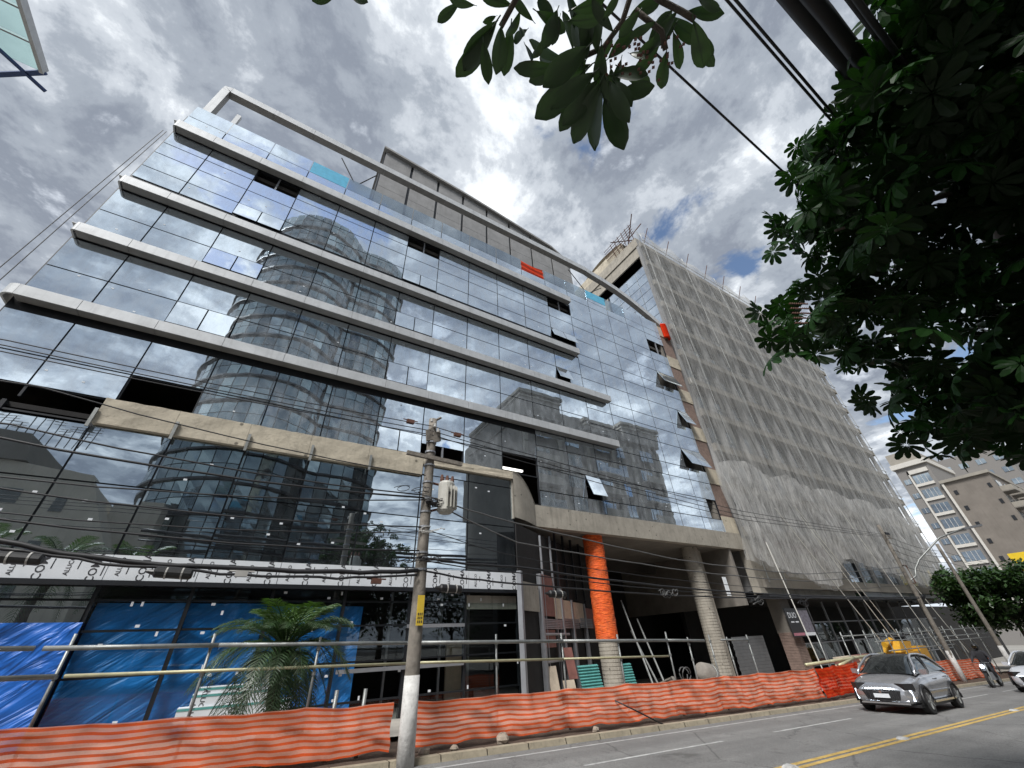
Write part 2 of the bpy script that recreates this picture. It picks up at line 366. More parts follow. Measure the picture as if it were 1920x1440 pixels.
def asphaltmat():
    m, t, out = newmat('asphalt_road'); b = node(t, 'ShaderNodeBsdfPrincipled', Roughness=.88); P = pos(t)
    base = ramp(t, noisetex(t, P, .55, 8, .7, .3), [(.3, (.15,.148,.145)), (.55, (.21,.207,.2)), (.75, (.25,.245,.235))])
    track = ramp(t, noisetex(t, pos(t, (.04, 1.1, 1)), 1., 5, .6), [(.42, 0.), (.62, .55)]); c = mixc(t, track, base, (.12,.118,.115))
    grain = ramp(t, noisetex(t, P, 38, 3, .8), [(.3, .55), (.7, 1.45)]); c = mixc(t, .8, c, grain, 'MULTIPLY')
    v = node(t, 'ShaderNodeTexVoronoi', Scale=.45); v.feature = 'DISTANCE_TO_EDGE'; dd = noisetex(t, P, 1.5, 6, .7)
    mp = mixc(t, .25, P, ramp(t, dd, [(0., 0.), (1., 6.)])); t.links.new(mp, v.inputs['Vector']); c = mixc(t, ramp(t, v.outputs['Distance'], [(.003, .5), (.010, 0.)]), c, (.035,.034,.033))
    oil = ramp(t, noisetex(t, P, .9, 4, .5), [(.66, 0.), (.74, .6)]); c = mixc(t, oil, c, (.05,.048,.045)); t.links.new(c, b.inputs['Base Color'])
    bn = node(t, 'ShaderNodeBump', Strength=1., Distance=.02); t.links.new(noisetex(t, P, 45, 5, .7), bn.inputs['Height']); t.links.new(bn.outputs[0], b.inputs['Normal']); t.links.new(b.outputs[0], out.inputs[0]); return m
M['asphalt'] = asphaltmat()
def wrapmat():
    m, t, out = newmat('orange_wrap'); b = node(t, 'ShaderNodeBsdfPrincipled', Roughness=.75); f = noisetex(t, pos(t, (4, 4, 26)), 1., 3, .6); g = noisetex(t, pos(t, (22, 22, 5)), 1., 2, .6)
    c = ramp(t, f, [(.40, (.50,.06,.006)), (.52, (.80,.12,.012)), (.7, (.86,.17,.03))]); c = mixc(t, ramp(t, g, [(.5, 0.), (.62, .5)]), c, (.55,.07,.01)); c = mixc(t, ramp(t, noisetex(t, pos(t), 2., 6, .7), [(.5, 0.), (.75, .5)]), c, (.42,.15,.07)); t.links.new(c, b.inputs['Base Color'])
    bn = node(t, 'ShaderNodeBump', Strength=1., Distance=.04); t.links.new(f, bn.inputs['Height']); t.links.new(bn.outputs[0], b.inputs['Normal']); t.links.new(b.outputs[0], out.inputs[0]); return m
M['orange'] = wrapmat()
M['tarp'] = tarpmat('blue_tarp_cloth', (.012,.12,.48)); M['tarp_d'] = tarpmat('deep_blue_tarp_cloth', (.02,.25,.72))
def canopymat():
    m, t, out = newmat('canopy_glass'); tr = node(t, 'ShaderNodeBsdfTransparent'); tr.inputs[0].default_value = (.62,.72,.71,1); tl = node(t, 'ShaderNodeBsdfTranslucent'); tl.inputs[0].default_value = (.5,.6,.6,1)
    x = t.nodes.new('ShaderNodeMixShader'); x.inputs[0].default_value = .3; t.links.new(tr.outputs[0], x.inputs[1]); t.links.new(tl.outputs[0], x.inputs[2]); t.links.new(x.outputs[0], out.inputs[0]); return m
M['canopy'] = canopymat()
M['tube'] = emis('tube_light', (1, .98, .92), 1.6)
M['drl'] = emis('running_light', (.8, .88, 1.), 2.2)
cm = MB().box((-.5,-.5,-.5), (.5,.5,.5)).v
def unit_box(name, m):
    b = MB().box((-.5,-.5,-.5), (.5,.5,.5)); me = bpy.data.meshes.new(name); me.from_pydata(b.v, [], b.f); me.materials.append(m); me.update(); return me
UB = {k: unit_box('unit_'+k, M[k]) for k in ('canopy','glass','glass_bright','glass_p','clear','balu','film','film_w','frame','frame_g','winglass','concrete_g','alu')}
# ------------------------------------------------------------ ground and street
def gz(x): return -.033*max(-45., min(75., x))
def sheet(name, y0, y1, dz, m, x0=-45, x1=75, n=40, far=None):
    xs = [x0 + (x1-x0)*i/n for i in range(n+1)]
    if far: xs = [-far] + xs + [far]
    b = MB(); k = len(xs)
    b.v = [Vector((x, y, gz(x)+dz)) for y in (y0, y1) for x in xs]
    b.f = [(i, i+1, k+i+1, k+i) for i in range(k-1)]; b.mi = [0]*(k-1)
    return struct(b.build(name, m))
sheet('ground', -700, 700, -.03, M['city'], far=900)
sheet('road', 1.4, 9.42, 0., M['asphalt'], far=400)
sheet('opposite_pavement', -9, 1.22, .11, M['pavement'], far=300)
def kerb(name, y0, y1, top, m):
    b = MB()
    x = -30.
    while x < 72:
        x2 = x + .98
        b.add([(x,y0,gz(x)-.02),(x2,y0,gz(x2)-.02),(x2,y0+.03,gz(x2)+top),(x,y0+.03,gz(x)+top),(x2,y1,gz(x2)+top),(x,y1,gz(x)+top)],
              [(0,1,2,3),(3,2,4,5)]); x += 1.
    return struct(b.build(name, m))
kerb('kerb', 9.42, 9.62, .10, M['kerb'])
kerb('opposite_kerb', 1.4, 1.2, .11, M['pavement'])
# loose earth between kerb and building
b = MB()
b.grid(lambda u, v: (lerp(-30, 72, u), lerp(9.62, 24, v**1.6), gz(lerp(-30, 72, u)) + .07 + (.05*nz(u*140, v*30) + .03*nz(u*400, v*80))*(1 if v > 0 else 0)), 260, 24)
struct(b.build('earth_verge', M['dirt'], smooth=True))
sheet('bounce_slab', 11.6, 24, .16, mat('pale_bounce_slab', (.36,.33,.29), .95, var=.2, scale=.8, dirt=.3), -20, 70, 30)  # pale slab added behind the barrier to bounce light up to the soffits
for i, y in enumerate((5.32, 5.50)):
    b = MB(); x = -20.
    while x < 70:
        b.add([(x, y, gz(x)+.004), (x+2, y, gz(x+2)+.004), (x+2, y+.11, gz(x+2)+.004), (x, y+.11, gz(x)+.004)], [(0,1,2,3)]); x += 2.
    struct(b.build('centre_line', M['yellow']))
b = MB(); x = -20.
while x < 70:
    if int(x) % 6 < 4: b.add([(x, 7.58, gz(x)+.004), (x+2, 7.58, gz(x+2)+.004), (x+2, 7.66, gz(x+2)+.004), (x, 7.66, gz(x)+.004)], [(0,1,2,3)])
    x += 2.
struct(b.build('lane_line', M['white']))
b = MB(); x = -20.
while x < 70:
    b.add([(x, 8.98, gz(x)+.004), (x+2, 8.98, gz(x+2)+.004), (x+2, 9.06, gz(x+2)+.004), (x, 9.06, gz(x)+.004)], [(0,1,2,3)]); x += 2.
struct(b.build('edge_line', M['white']))
# raised reflective studs on the centre line
def stud(x):
    b = MB(); y = 5.46; z = gz(x)
    b.add([(x-.12,y-.1,z),(x+.12,y-.1,z),(x+.12,y+.1,z),(x-.12,y+.1,z),(x-.06,y-.07,z+.04),(x+.06,y-.07,z+.04),(x+.06,y+.07,z+.04),(x-.06,y+.07,z+.04)],
          [(4,5,6,7),(0,1,5,4),(1,2,6,5),(2,3,7,6),(3,0,4,7)])
    return b.build('road_stud', M['white'])
for x, lb in ((8.75, 'pale road stud on the yellow line at the picture bottom edge'), (13.3, 'pale raised road stud on the yellow centre line in front of the car'), (21.5, 'pale road stud on the yellow line level with the grey car')):
    tag(stud(x), lb, 'road stud', 'road studs on the centre line')
# rubble on the verge
def rock(c, r, seed, lb):
    b = MB(); n, k = 9, 6
    for j in range(k+1):
        for i in range(n):
            th = math.pi*j/k; ph = 2*math.pi*i/n; q = 1+.35*nz(math.cos(ph)*1.3+seed, math.sin(ph)*1.3, th)
            b.v.append(Vector((c[0]+r*q*math.sin(th)*math.cos(ph)*1.2, c[1]+r*q*math.sin(th)*math.sin(ph), c[2]+r*q*.8*math.cos(th))))
    b.f = [(j*n+i, j*n+(i+1)%n, (j+1)*n+(i+1)%n, (j+1)*n+i) for j in range(k) for i in range(n)]; b.mi = [0]*len(b.f)
    return tag(b.build('rubble_stone', M['stone']), lb, 'stone', 'rubble on the verge')
rock((5.55, 9.78, gz(5.5)+.16), .13, 1, 'largest pale rubble stone at the foot of the orange barrier')
rock((4.4, 9.75, gz(4.4)+.12), .07, 2, 'small stone beside the limewashed pole foot')
rock((8.2, 9.8, gz(8.2)+.12), .08, 3, 'small stone under the barrier hem right of the big stone')
rock((3.75, 9.72, gz(3.7)+.12), .1, 4, 'dark clod at the foot of the limewashed pole')
bb = MB().tube([(9.1, 9.95, gz(9)+.62), (9.6, 9.75, gz(9.6)+.4), (10.3, 9.55, gz(10)+.08)], .018, 6)
tag(bb.build('iron_bar', M['cable'], smooth=True), 'bent black iron bar leaning out of the orange barrier to the kerb', 'iron bar')

# ------------------------------------------------------------ office building
U = [-.573,-.467,-.337,-.208,-.076,.055,.187,.318,.452,.588,.725,.862,.998,1.135,1.272,1.409,1.547,1.688]
OB = thing('office_building', 'six storey mirrored glass office block under construction with pale metal sunshade bands', 'office building', (8, YF, 0))
VL = [1.565,1.492,1.437,1.375,1.311,1.253,1.178,1.12,1.051,.958,.894,.841,.745,.673,.613,.52,.455]
VR = [1.567,1.485,1.437,1.305,1.248,1.166,1.079,1.02,.946,.855,.797,.724,.629,.572,.495,.411,.353]
SP = {(1.437,1.375),(1.12,1.051),(.894,.841),(.673,.613)}
def rows(c):
    if c >= 12: r = list(VR)
    elif c >= 10: r = VL[:15][:-1] + [.629,.572,.495,.411,.353]
    elif c == 9: r = VL[:-1] + [.43]
    else: r = list(VL)
    if c == 16: r.insert(3, 1.388)
    if c == 7: r.insert(-1, .493)
    return r
OPEN = {(2,1.375),(6,1.375),(11,1.375),(16,1.388),(2,.52),(7,.493),(9,.52)}
AWN = {(2,1.178):4,(2,.958):3.5,(2,.745):3.5,(6,1.178):3,(6,.958):3.5,(6,.745):3.5,(6,.52):2.5,(11,1.178):19,(16,1.166):22,(16,.724):22}
HALF = {(11,.958):(0,19),(16,.946):(1,21),(11,.495):(1,20),(16,.495):(1,-1)}
FILM = {(3,1.492+.073)}
G = .045
glist = []
spand = MB(); inner = MB(); dustpts = []
def pane(me, x0, x1, z0, z1, y=YF, tilt=0., name='glass_pane', jig=.05):
    w, h = x1-x0-G, z1-z0-G
    a = rad(tilt); cz, cy = (z0+z1)/2, y
    if tilt:
        cz = z1 - (h/2)*math.cos(a) - G/2; cy = y - .02 - (h/2)*math.sin(a)
    return inst(me, name, OB, ((x0+x1)/2, cy, cz), (w, .024, h), (-a + rad(random.gauss(0, jig)), 0, rad(random.gauss(0, jig))))
def halves(c): 
    x0, x1 = U[c]*YF, U[c+1]*YF; return x0, (x0+x1)/2, x1
for c in range(17):
    r = rows(c); x0, xm, x1 = halves(c)
    for j in range(len(r)-1):
        vt, vb = r[j], r[j+1]; z1, z0 = vt*YF+H, vb*YF+H
        if (vt, vb) in SP: inst(UB['frame'], 'spandrel', OB, ((x0+x1)/2, YF+.035, (z0+z1)/2), (x1-x0-.03, .03, z1-z0)); continue  # black strips paint the shaded gap under each band
        if j == 0:
            if c == 10: continue
            me = UB['film'] if c == 3 else (UB['balu'] if 1 else None)
            if c == 13: pane(UB['film'], x0, x1, z0+.35, z1); pane(UB['glass'], x0, x1, z0, z0+.35); continue
            if c in (0,1,2,4,5,6,7): me = UB['glass'] if c < 3 else UB['balu']
            if c > 14: me = UB['glass']
            pane(me, x0, x1, z0, z1); continue
        if (c, vt) in OPEN:
            inst(UB['frame_g'], 'opening_post', OB, (xm, YF+.03, (z0+z1)/2), (.07, .08, z1-z0)) if c not in (2, 9) or vt > 1 else None
            continue
        if (c, vt) in AWN:
            t = AWN[(c, vt)]
            for xa, xb in ((x0, xm), (xm, x1)): pane(UB['glass_bright'], xa, xb, z0, z1, tilt=t, name='awning_pane')
            continue
        if (c, vt) in HALF:
            s, t = HALF[(c, vt)]
            for q, (xa, xb) in enumerate(((x0, xm), (xm, x1))):
                if q == s:
                    if t > 0: pane(UB['glass_bright'], xa, xb, z0, z1, tilt=t, name='awning_pane')
                else: pane(UB['glass'], xa, xb, z0, z1)
            continue
        pane(UB['glass'], x0, x1, z0, z1)
        for q in range(random.choice((0, 0, 1, 1, 2))): dustpts.append((lerp(x0, x1, random.choice((.12, .5, .88))+random.uniform(-.05,.05)), lerp(z0, z1, random.uniform(.1, .9))))
for c, u in enumerate(U):
    zb = (.353 if c >= 10 else .43)*YF+H
    inst(UB['frame'], 'mullion', OB, (u*YF, YF+.075, (zb+1.49*YF+H)/2), (.06, .1, 1.49*YF+H-zb))
for v in VR[1:]:
    inst(UB['frame'], 'transom', OB, ((U[12]+U[-1])/2*YF, YF+.075, v*YF+H), ((U[-1]-U[12])*YF, .09, .05))
for v in VL[1:]:
    inst(UB['frame'], 'transom', OB, ((U[0]+U[12])/2*YF, YF+.075, v*YF+H), ((U[12]-U[0])*YF, .09, .05))
# film stickers left on the panes
b = MB()
for x, z in dustpts:
    if random.random() < .75: b.box((x-.035, YF-.022, z-.022), (x+.035, YF-.018, z+.022))
stuff(b.build('glazing_sticker', M['film_w'], OB))
# storeys behind the glass
for v in (1.36, 1.09, .865, .64, .37): MB().box((-8.3, YF+.2, v*YF+H-.25), (25.0, YF+5.95, v*YF+H)).build('floor_slab', M['inner'], OB)
MB().box((-8.5, YF+6, 5.5), (25.2, YF+6.3, 1.437*YF+H)).build('core_wall', M['inner'], OB)
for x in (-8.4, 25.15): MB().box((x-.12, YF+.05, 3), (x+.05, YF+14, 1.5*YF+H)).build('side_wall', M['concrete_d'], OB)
MB().box((-8.5, YF+.13, 1.437*YF+H+.02), (25.2, YF+14, 1.437*YF+H+.3)).build('roof_slab', M['concrete_g'], OB)
# red safety mesh in one balustrade bay
MB().grid(lambda u, v: (lerp(U[10]*YF+.05, U[11]*YF-.05, u), YF+.03+.04*math.sin(v*14+u*2), lerp(1.492, 1.565, v)*YF+H-.1*math.sin(u*math.pi)*v), 16, 16).build('red_safety_mesh', M['barrier_f'], OB, smooth=True)
# sunshade bands
def band(z0, z1, xe, rr=.35, first=-8.55):
    Y0, Y1 = 14.55, 14.92
    core = MB().box((first+.1, Y0+.03, z0+.02), (xe-.01, Y1, z1-.01)).build('sunshade_band', M['alu_shaded'], OB)
    xs = [first+.12] + [u*YF for u in U[1:] if u*YF < xe-.4] + [xe]
    for i in range(len(xs)-1):
        x0, x1 = xs[i]+.007, xs[i+1]-.007
        p = MB().box((x0, Y0, z0-.003), (x1, Y0+.028, z1)).box((x0, Y0+.0285, z1-.008), (x1, Y1, z1+.006))
        p.build('fascia_panel', M['alu'], core)
        MB().box((x0, Y0+.03, z0-.004), (x1, Y1, z0+.015)).build('soffit_panel', M['alu_shaded'], core)
    # rounded return at the left corner
    b = MB(); n = 7; pts = [(first+.12-rr*math.sin(a), Y0+rr-rr*math.cos(a)) for a in [math.pi/2*i/n for i in range(n+1)]] + [(first+.12-rr, Y0+1.2)]
    inn = [(first+.12-(rr-.06)*math.sin(a), Y0+rr-(rr-.06)*math.cos(a)) for a in [math.pi/2*i/n for i in range(n+1)]] + [(first+.18-rr, Y0+1.2)]
    for i in range(len(pts)-1):
        (a, c), (d, e), (f, g), (h, k) = pts[i], pts[i+1], inn[i+1], inn[i]
        b.add([(a,c,z0),(d,e,z0),(f,g,z0),(h,k,z0),(a,c,z1),(d,e,z1),(f,g,z1),(h,k,z1)], [(0,4,5,1),(0,1,2,3),(4,7,6,5),(3,2,6,7)])
    b.build('corner_return', M['alu'], core, smooth=False)
    MB().box((first-.13, Y0+.1, z1-.02), (first+.12, YF+.1, z1)).build('corner_cap', M['alu'], core)
    # bracket gap: black strip painting the shade between band and glass
    MB().box((first+.1, Y1, z1-.12), (xe-.03, YF-.015, z1-.04)).build('gap_shade_strip', M['frame'], core)
    b = MB()
    for u in U[1:-1]:
        for dx in (-.35, .35):
            if u*YF+dx < xe-.3: b.box((u*YF+dx-.05, 14.94, z0+.10), (u*YF+dx+.05, 14.99, z0+.14))
    b.build('fixing_clip', M['film_w'], core)
for z0, z1, xe in ((20.62+H, 21.12+H, 14.80), (15.78+H, 16.19+H, 14.78), (12.64+H, 13.04+H, 16.80), (9.455+H, 9.85+H, 16.68)): band(z0, z1, xe, .35 if z0 < 12 else .13)
# roof ring beam
path = [(-7.85, 22.4), (-7.85, 25.05), (-7.80, 25.2), (-7.66, 25.27)]
x = -5.6
while x < 17.: path.append((x, 25.27)); x += 2.05
path += [(17.4, 25.15), (18.6, 25.0), (20., 24.75), (21.4, 24.35), (22.6, 23.85), (23.8, 23.3), (25.3, 22.55)]
PV = [Vector((x_, 0, z_))*(15.06/14.35) for x_, z_ in path]; NV = []
for i in range(len(PV)):
    t = (PV[min(i+1, len(PV)-1)]-PV[max(i-1, 0)]).normalized(); NV.append(Vector((-t.z, 0, t.x)))
for i in range(len(PV)-1):
    t = (PV[i+1]-PV[i]).normalized(); g = t*.005; o_ = Vector((0, 15.06, H)); d = Vector((0, .42, 0))
    a, c = PV[i]+g+o_, PV[i+1]-g+o_; h, h2 = NV[i]*(.25 if i > 1 else .17), NV[i+1]*(.25 if i > 0 else .17)
    MB().add([a-h, c-h2, c+h2, a+h, a-h+d, c-h2+d, c+h2+d, a+h+d], [(0,1,2,3),(7,6,5,4),(3,2,6,7)], 0).add([a-h, c-h2, c-h2+d, a-h+d], [(3,2,1,0)], 1).build('ring_beam_segment', [M['alu'], M['alu_shaded']], OB)
for p, q in (((-1.9, 14.9, 24.95), (-.9, 15.1, 23.5)), ((0.2, 14.9, 24.95), (-.6, 15.1, 23.5)), ((15.5, 14.9, 24.95), (17.4, 15.2, 23.5)), ((18.9, 14.9, 24.6), (17.5, 15.2, 23.5))):
    MB().tube([(p[0], p[1], p[2]+H), (q[0], q[1], q[2]+H)], .035, 6).build('brace_rod', M['frame'], OB)
MB().box((-7.35, 15.4, 22.3+H), (-7.15, 15.6, 25.1+H)).build('roof_post', M['alu'], OB)
# rooftop plant room with ribbed panels
PY = 17.
def ptop(x): return interp([.3, 8.0, 17.2, 18.], [1.893*PY, 1.85*PY, 1.765*PY, 1.70*PY], x) + H
xs = [.34 + i*(17.7/8) for i in range(9)]
for i in range(8):
    x0, x1 = xs[i]+.10, xs[i+1]-.10
    for zlo, zhi0, zhi1 in ((22.3+H, 24.9+H, 24.9+H), (24.93+H, 27.4+H, 27.4+H), (27.43+H, ptop(x0), ptop(x1))):
        MB().prism([(x0, PY, zlo), (x1, PY, zlo), (x1, PY, zhi1), (x0, PY, zhi0)], (0, .12, 0)).build('plant_room_panel', M['concrete_g'], OB)
MB().prism([(.34, PY+.10, 22.3+H), (18., PY+.10, 22.3+H), (18., PY+.10, ptop(18)-.05), (8, PY+.10, ptop(8)-.05), (.34, PY+.10, ptop(.34)-.05)], (0, 7, 0)).build('plant_room_core', M['frame'], OB)
for i in range(8):
    x0, x1 = .2+i*2.23, .2+(i+1)*2.23
    MB().add([(x0,PY-.25,ptop(x0)),(x1,PY-.25,ptop(x1)),(x1,PY+7.2,ptop(x1)),(x0,PY+7.2,ptop(x0)),(x0,PY-.25,ptop(x0)+.22),(x1,PY-.25,ptop(x1)+.22),(x1,PY+7.2,ptop(x1)+.22),(x0,PY+7.2,ptop(x0)+.22)], [(0,3,2,1),(4,5,6,7),(0,1,5,4),(1,2,6,5),(2,3,7,6),(3,0,4,7)]).build('plant_room_coping', M['alu_shaded'], OB)
# raw concrete strip and blockwork on the right edge of the glass
zs = [.353+.0375*i for i in range(32)]
k = 0; z = .353*YF+H
while z < 1.50*YF+H:
    h = 1.15 if k % 2 == 0 else 2.2
    MB().box((25.33+.02*(k%2), YF-.02+.05*(k%2), z+.01), (26.75-.05*(k%2), YF+.7, z+h-.01)).build('edge_block', M['concrete_y'] if k % 2 == 0 else M['brick'], OB)
    k += 1; z += h
b = MB()
for i in range(11): b.tube([(25.75, YF-.15, 22.0+i*.14+H), (26.1, YF-.28, 22.05+i*.14+H), (26.45, YF-.1, 22.0+i*.14+H)], .13, 7)
b.build('red_wrap', M['barrier_f'], OB, smooth=True)

# ------------------------------------------------------------ podium
YP = 14.6
PU = [-.62,-.48,-.35,-.221,-.088,.045,.184,.328,.471,.622]
px = [u*YP for u in PU]; pz = lambda v: v*YP+H
# parapet in formwork lifts
lift = [-5.08, -3.3, -1.35, .55, 2.6, 4.75, 6.9, 9.02]
for i in range(7):
    x0, x1 = lift[i], lift[i+1]; vb = .396 if x1 < 4.8 else .429
    b = MB(); n = 8
    b.grid(lambda u, v: (lerp(x0+.004, x1-.004, u), 14.42+.014*nz(lerp(x0, x1, u)*2, v*3), lerp(pz(vb), pz(.452)+.02*nz(lerp(x0, x1, u)*3), v)), n, 4)
    b.box((x0+.004, 14.44, pz(vb)), (x1-.004, 14.8, pz(.452)-.03))
    b.build('podium_parapet', M['concrete_y'], OB, smooth=False)
for u in (-.35, -.221, -.088, .045, .184): MB().box((u*YP-.04, 14.34, pz(.385)), (u*YP+.04, 14.395, pz(.425))).build('steel_angle', M['steel'], OB)
MB().box((-9.1, 14.75, pz(.40)), (9.0, 15.0, pz(.41))).build('podium_ledge', M['concrete_d'], OB)
# rounded corner and slab edge
def corner(t): return Vector((lerp(9.02, 10.5, t), 14.42+.55*t**1.6, 0))
b = MB()
b.grid(lambda u, v: corner(u)[:2] + (lerp(lerp(pz(.312), .296*YF+H, u), lerp(pz(.456), .366*YF+H, u**1.8), v),), 12, 6)
b.build('podium_corner', M['concrete'], OB, smooth=True)
b = MB(); b.prism([corner(t/12.)[:2] + (lerp(pz(.456), .366*YF+H, (t/12.)**1.8)-.01,) for t in range(13)] + [(10.5, 15.6, .366*YF+H-.01), (9.02, 15.2, pz(.456)-.01)], (0, 0, -.12)); b.build('corner_top', M['concrete'], OB)
MB().box((9.0, 14.5, pz(.31)), (9.06, 15.2, pz(.45))).build('corner_cheek', M['concrete'], OB)
xs = [10.5, 13.3, 16.2, 19.1, 22., 24.7, 26.75]
for i in range(6):
    b = MB(); x0, x1 = xs[i]+.005, xs[i+1]-.005
    b.box((x0, 14.97, .296*YF+H), (x1, 15.35, .361*YF+H)); b.build('edge_beam', M['concrete'], OB)
MB().box((9.1, 15.0, .361*YF+H-.02), (26.7, 15.6, .361*YF+H+.03)).build('beam_cap', M['frame'], OB)
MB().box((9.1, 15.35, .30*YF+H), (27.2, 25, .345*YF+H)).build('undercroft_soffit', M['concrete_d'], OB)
# upper podium panes
for i in range(9):
    x0, x1 = px[i], px[i+1]
    vs = [.395,.285,.163] if i < 7 else [.428,.402,.285,.163]
    for j in range(len(vs)-1): inst(UB['glass_p'], 'podium_pane', OB, ((x0+x1)/2, YP, (pz(vs[j])+pz(vs[j+1]))/2), (x1-x0-.05, .024, pz(vs[j])-pz(vs[j+1])-.04), (rad(random.gauss(0,.12)), 0, rad(random.gauss(0,.12))))
    inst(UB['frame'], 'podium_mullion', OB, (x1, YP+.09, (pz(.42)+pz(-.17))/2), (.09, .14, pz(.42)-pz(-.17)))
for v in (.402,.285,.118,.093,.048,-.015,-.08):
    inst(UB['frame'], 'podium_transom', OB, (0, YP+.09, pz(v)), (18., .1, .05 if v != .118 else .10))
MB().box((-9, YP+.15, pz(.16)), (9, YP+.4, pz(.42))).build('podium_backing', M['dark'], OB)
# cladding strip still in its printed film
def text_mesh(s, size, name='lettering'):
    cu = bpy.data.curves.new('txt', 'FONT'); cu.body = s; cu.size = size; cu.align_x = 'CENTER'; cu.align_y = 'CENTER'; cu.extrude = .001; cu.offset = size*.008; cu.resolution_u = 2
    to = bpy.data.objects.new('txt', cu); COL.objects.link(to)
    me = bpy.data.meshes.new_from_object(to.evaluated_get(bpy.context.evaluated_depsgraph_get())); bpy.data.objects.remove(to); me.name = name; return me
T1, T2 = text_mesh('COMA', .23), text_mesh('ALUCO', .13)
for t in (T1, T2): t.materials.clear(); t.materials.append(M['ink'])
pn = [-9.1, -7., -5.1, -3.2, -1.3, .66, 2.7, 4.8, 6.9, 9.15]
for i in range(9):
    x0, x1 = pn[i], pn[i+1]
    p = MB().box((x0+.008, YP-.16, pz(.122)), (x1-.008, YP-.02, pz(.162))).build('cladding_panel', M['film_w'], OB)
    for q in range(4):
        xx = lerp(x0, x1, (q+.5)/4); zz = (pz(.122)+pz(.162))/2
        me = T1 if q % 2 else T2
        o = inst(me, 'lettering', p, (xx, YP-.164, zz + random.uniform(-.04, .04)), (1,1,1), (rad(90), rad(-90), 0))
        inst(UB['frame'], 'printed_bar', p, (xx+.17, YP-.161, zz+random.uniform(-.08,.08)), (.022, .004, random.uniform(.15,.3)))
MB().box((-9.1, YP-.20, pz(.114)), (9.15, YP-.01, pz(.1215))).build('strip_frame_rail', M['frame'], OB)  # dark frame line below the cladding strip
# lower podium glazing
lv = [.114,.093,.048,-.015,-.08,-.16]
for i in range(3):
    for j in range(2): inst(UB['glass_p'], 'podium_pane', OB, ((px[i]+px[i+1])/2, YP, (pz(lv[j])+pz(lv[j+1]))/2), (px[i+1]-px[i]-.08, .02, pz(lv[j])-pz(lv[j+1])-.05), (rad(random.gauss(0,.15)), 0, rad(random.gauss(0,.15))))
for i in range(3, 9):
    x0, x1 = px[i], px[i+1]
    for j in range(5):
        if i == 8 and j == 0: continue
        if i in (6, 7) and j == 3: continue
        inst(UB['clear'], 'shop_pane', OB, ((x0+x1)/2, YP, (pz(lv[j])+pz(lv[j+1]))/2), (x1-x0-.08, .02, pz(lv[j])-pz(lv[j+1])-.05), (rad(random.gauss(0,.15)), 0, rad(random.gauss(0,.15))))
for i, (xa, xb) in enumerate(((px[8]+.03, px[8]+1.08), (px[8]+1.1, px[9]-.05))):
    MB().box((xa, YP+.02, pz(.078)), (xb, YP+.08, pz(.108))).build('concrete_infill', M['concrete'], OB)
b = MB()
for i in range(3, 9):
    for q in range(7):
        x = lerp(px[i]+.1, px[i+1]-.1, random.random()); z = pz(random.choice(lv[:5]) + random.choice((-.006, .006, -.02)))
        b.box((x-.045, YP-.016, z-.03), (x+.045, YP-.012, z+.03)) if random.random() < .7 else b.box((x-.025, YP-.016, z-.05), (x+.025, YP-.012, z+.05))
for i in range(9):
    for q in range(3):
        x = lerp(px[i]+.15, px[i+1]-.15, random.random()); z = pz(random.uniform(.17, .39)); b.box((x-.045, YP-.016, z-.028), (x+.045, YP-.012, z+.028))
stuff(b.build('glazing_sticker', M['film_w'], OB))
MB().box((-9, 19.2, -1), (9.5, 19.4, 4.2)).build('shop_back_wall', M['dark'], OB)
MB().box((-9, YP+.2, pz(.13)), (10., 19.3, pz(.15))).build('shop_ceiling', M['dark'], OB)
for x in (4.85, 6.0, 6.9, 8.1): MB().box((x-.04, 16.9, -.5), (x+.04, 17., 3.6)).build('partition_stud', M['frame_g'], OB)
MB().box((7.3, 17.2, -.6), (8.1, 17.3, 1.9)).build('door_lining', M['wood_l'], OB)
for z in (pz(-.03), pz(.045)): MB().box((px[7]-.02, YP-.05, z-.05), (px[8]-.05, YP+.05, z+.05)).build('rail_frame', M['frame_g'], OB) if z > pz(0) else MB().box((px[7]-2.0, YP-.05, z-.05), (px[8]-.05, YP+.05, z+.05)).build('rail_frame', M['frame_g'], OB)
# corner posts and frames of the undercroft wall
def DW(u, v):
    Y = 8.28/(1-.62*u); return Vector((u*Y, Y, v*Y+H))
dvec = Vector((1, .62, 0)).normalized(); dn = Vector((.62, -1, 0)).normalized()
for u, vt in ((.632,.17),(.697,.165),(.765,.13),(.80,.10),(.845,.09)):
    a, c = DW(u, vt), DW(u, -.16); MB().obox((a+c)/2, dvec*.075, dn*.09, Vector((0,0,(a.z-c.z)/2))).build('steel_post', M['frame_g'], OB)
for u, vt, vb in ((.71,.27,-.1),(.745,.27,-.1)):
    a, c = DW(u, vt), DW(u, vb); MB().obox((a+c)/2, dvec*.03, dn*.04, Vector((0,0,(a.z-c.z)/2))).build('slim_post', M['frame_g'], OB)
def dpanel(u0, u1, v0, v1, m, name, off=.03):
    a, c = DW(u0, v0), DW(u1, v1); a2, c2 = DW(u0, v1), DW(u1, v0)
    zt, zb = max(a.z, a2.z), min(a.z, a2.z)
    return MB().prism([a+dn*off, Vector((c.x, c.y, a.z))+dn*off, Vector((c.x, c.y, a2.z))+dn*off, a2+dn*off], -dn*.04).build(name, m, OB)
dpanel(.637,.69,.145,.075,M['concrete'],'concrete_infill')
dpanel(.702,.74,.165,.062,M['wood_d'],'plywood_panel'); dpanel(.742,.764,.105,.055,M['wood_l'],'plywood_panel')
dpanel(.772,.798,.1,.05,M['wood_l'],'plywood_panel'); dpanel(.806,.842,.095,.045,M['wood_l'],'plywood_panel')
dpanel(.85,.90,.08,.03,M['wood_d'],'plywood_panel'); dpanel(.705,.735,.03,-.01,M['wood_d'],'plywood_panel')
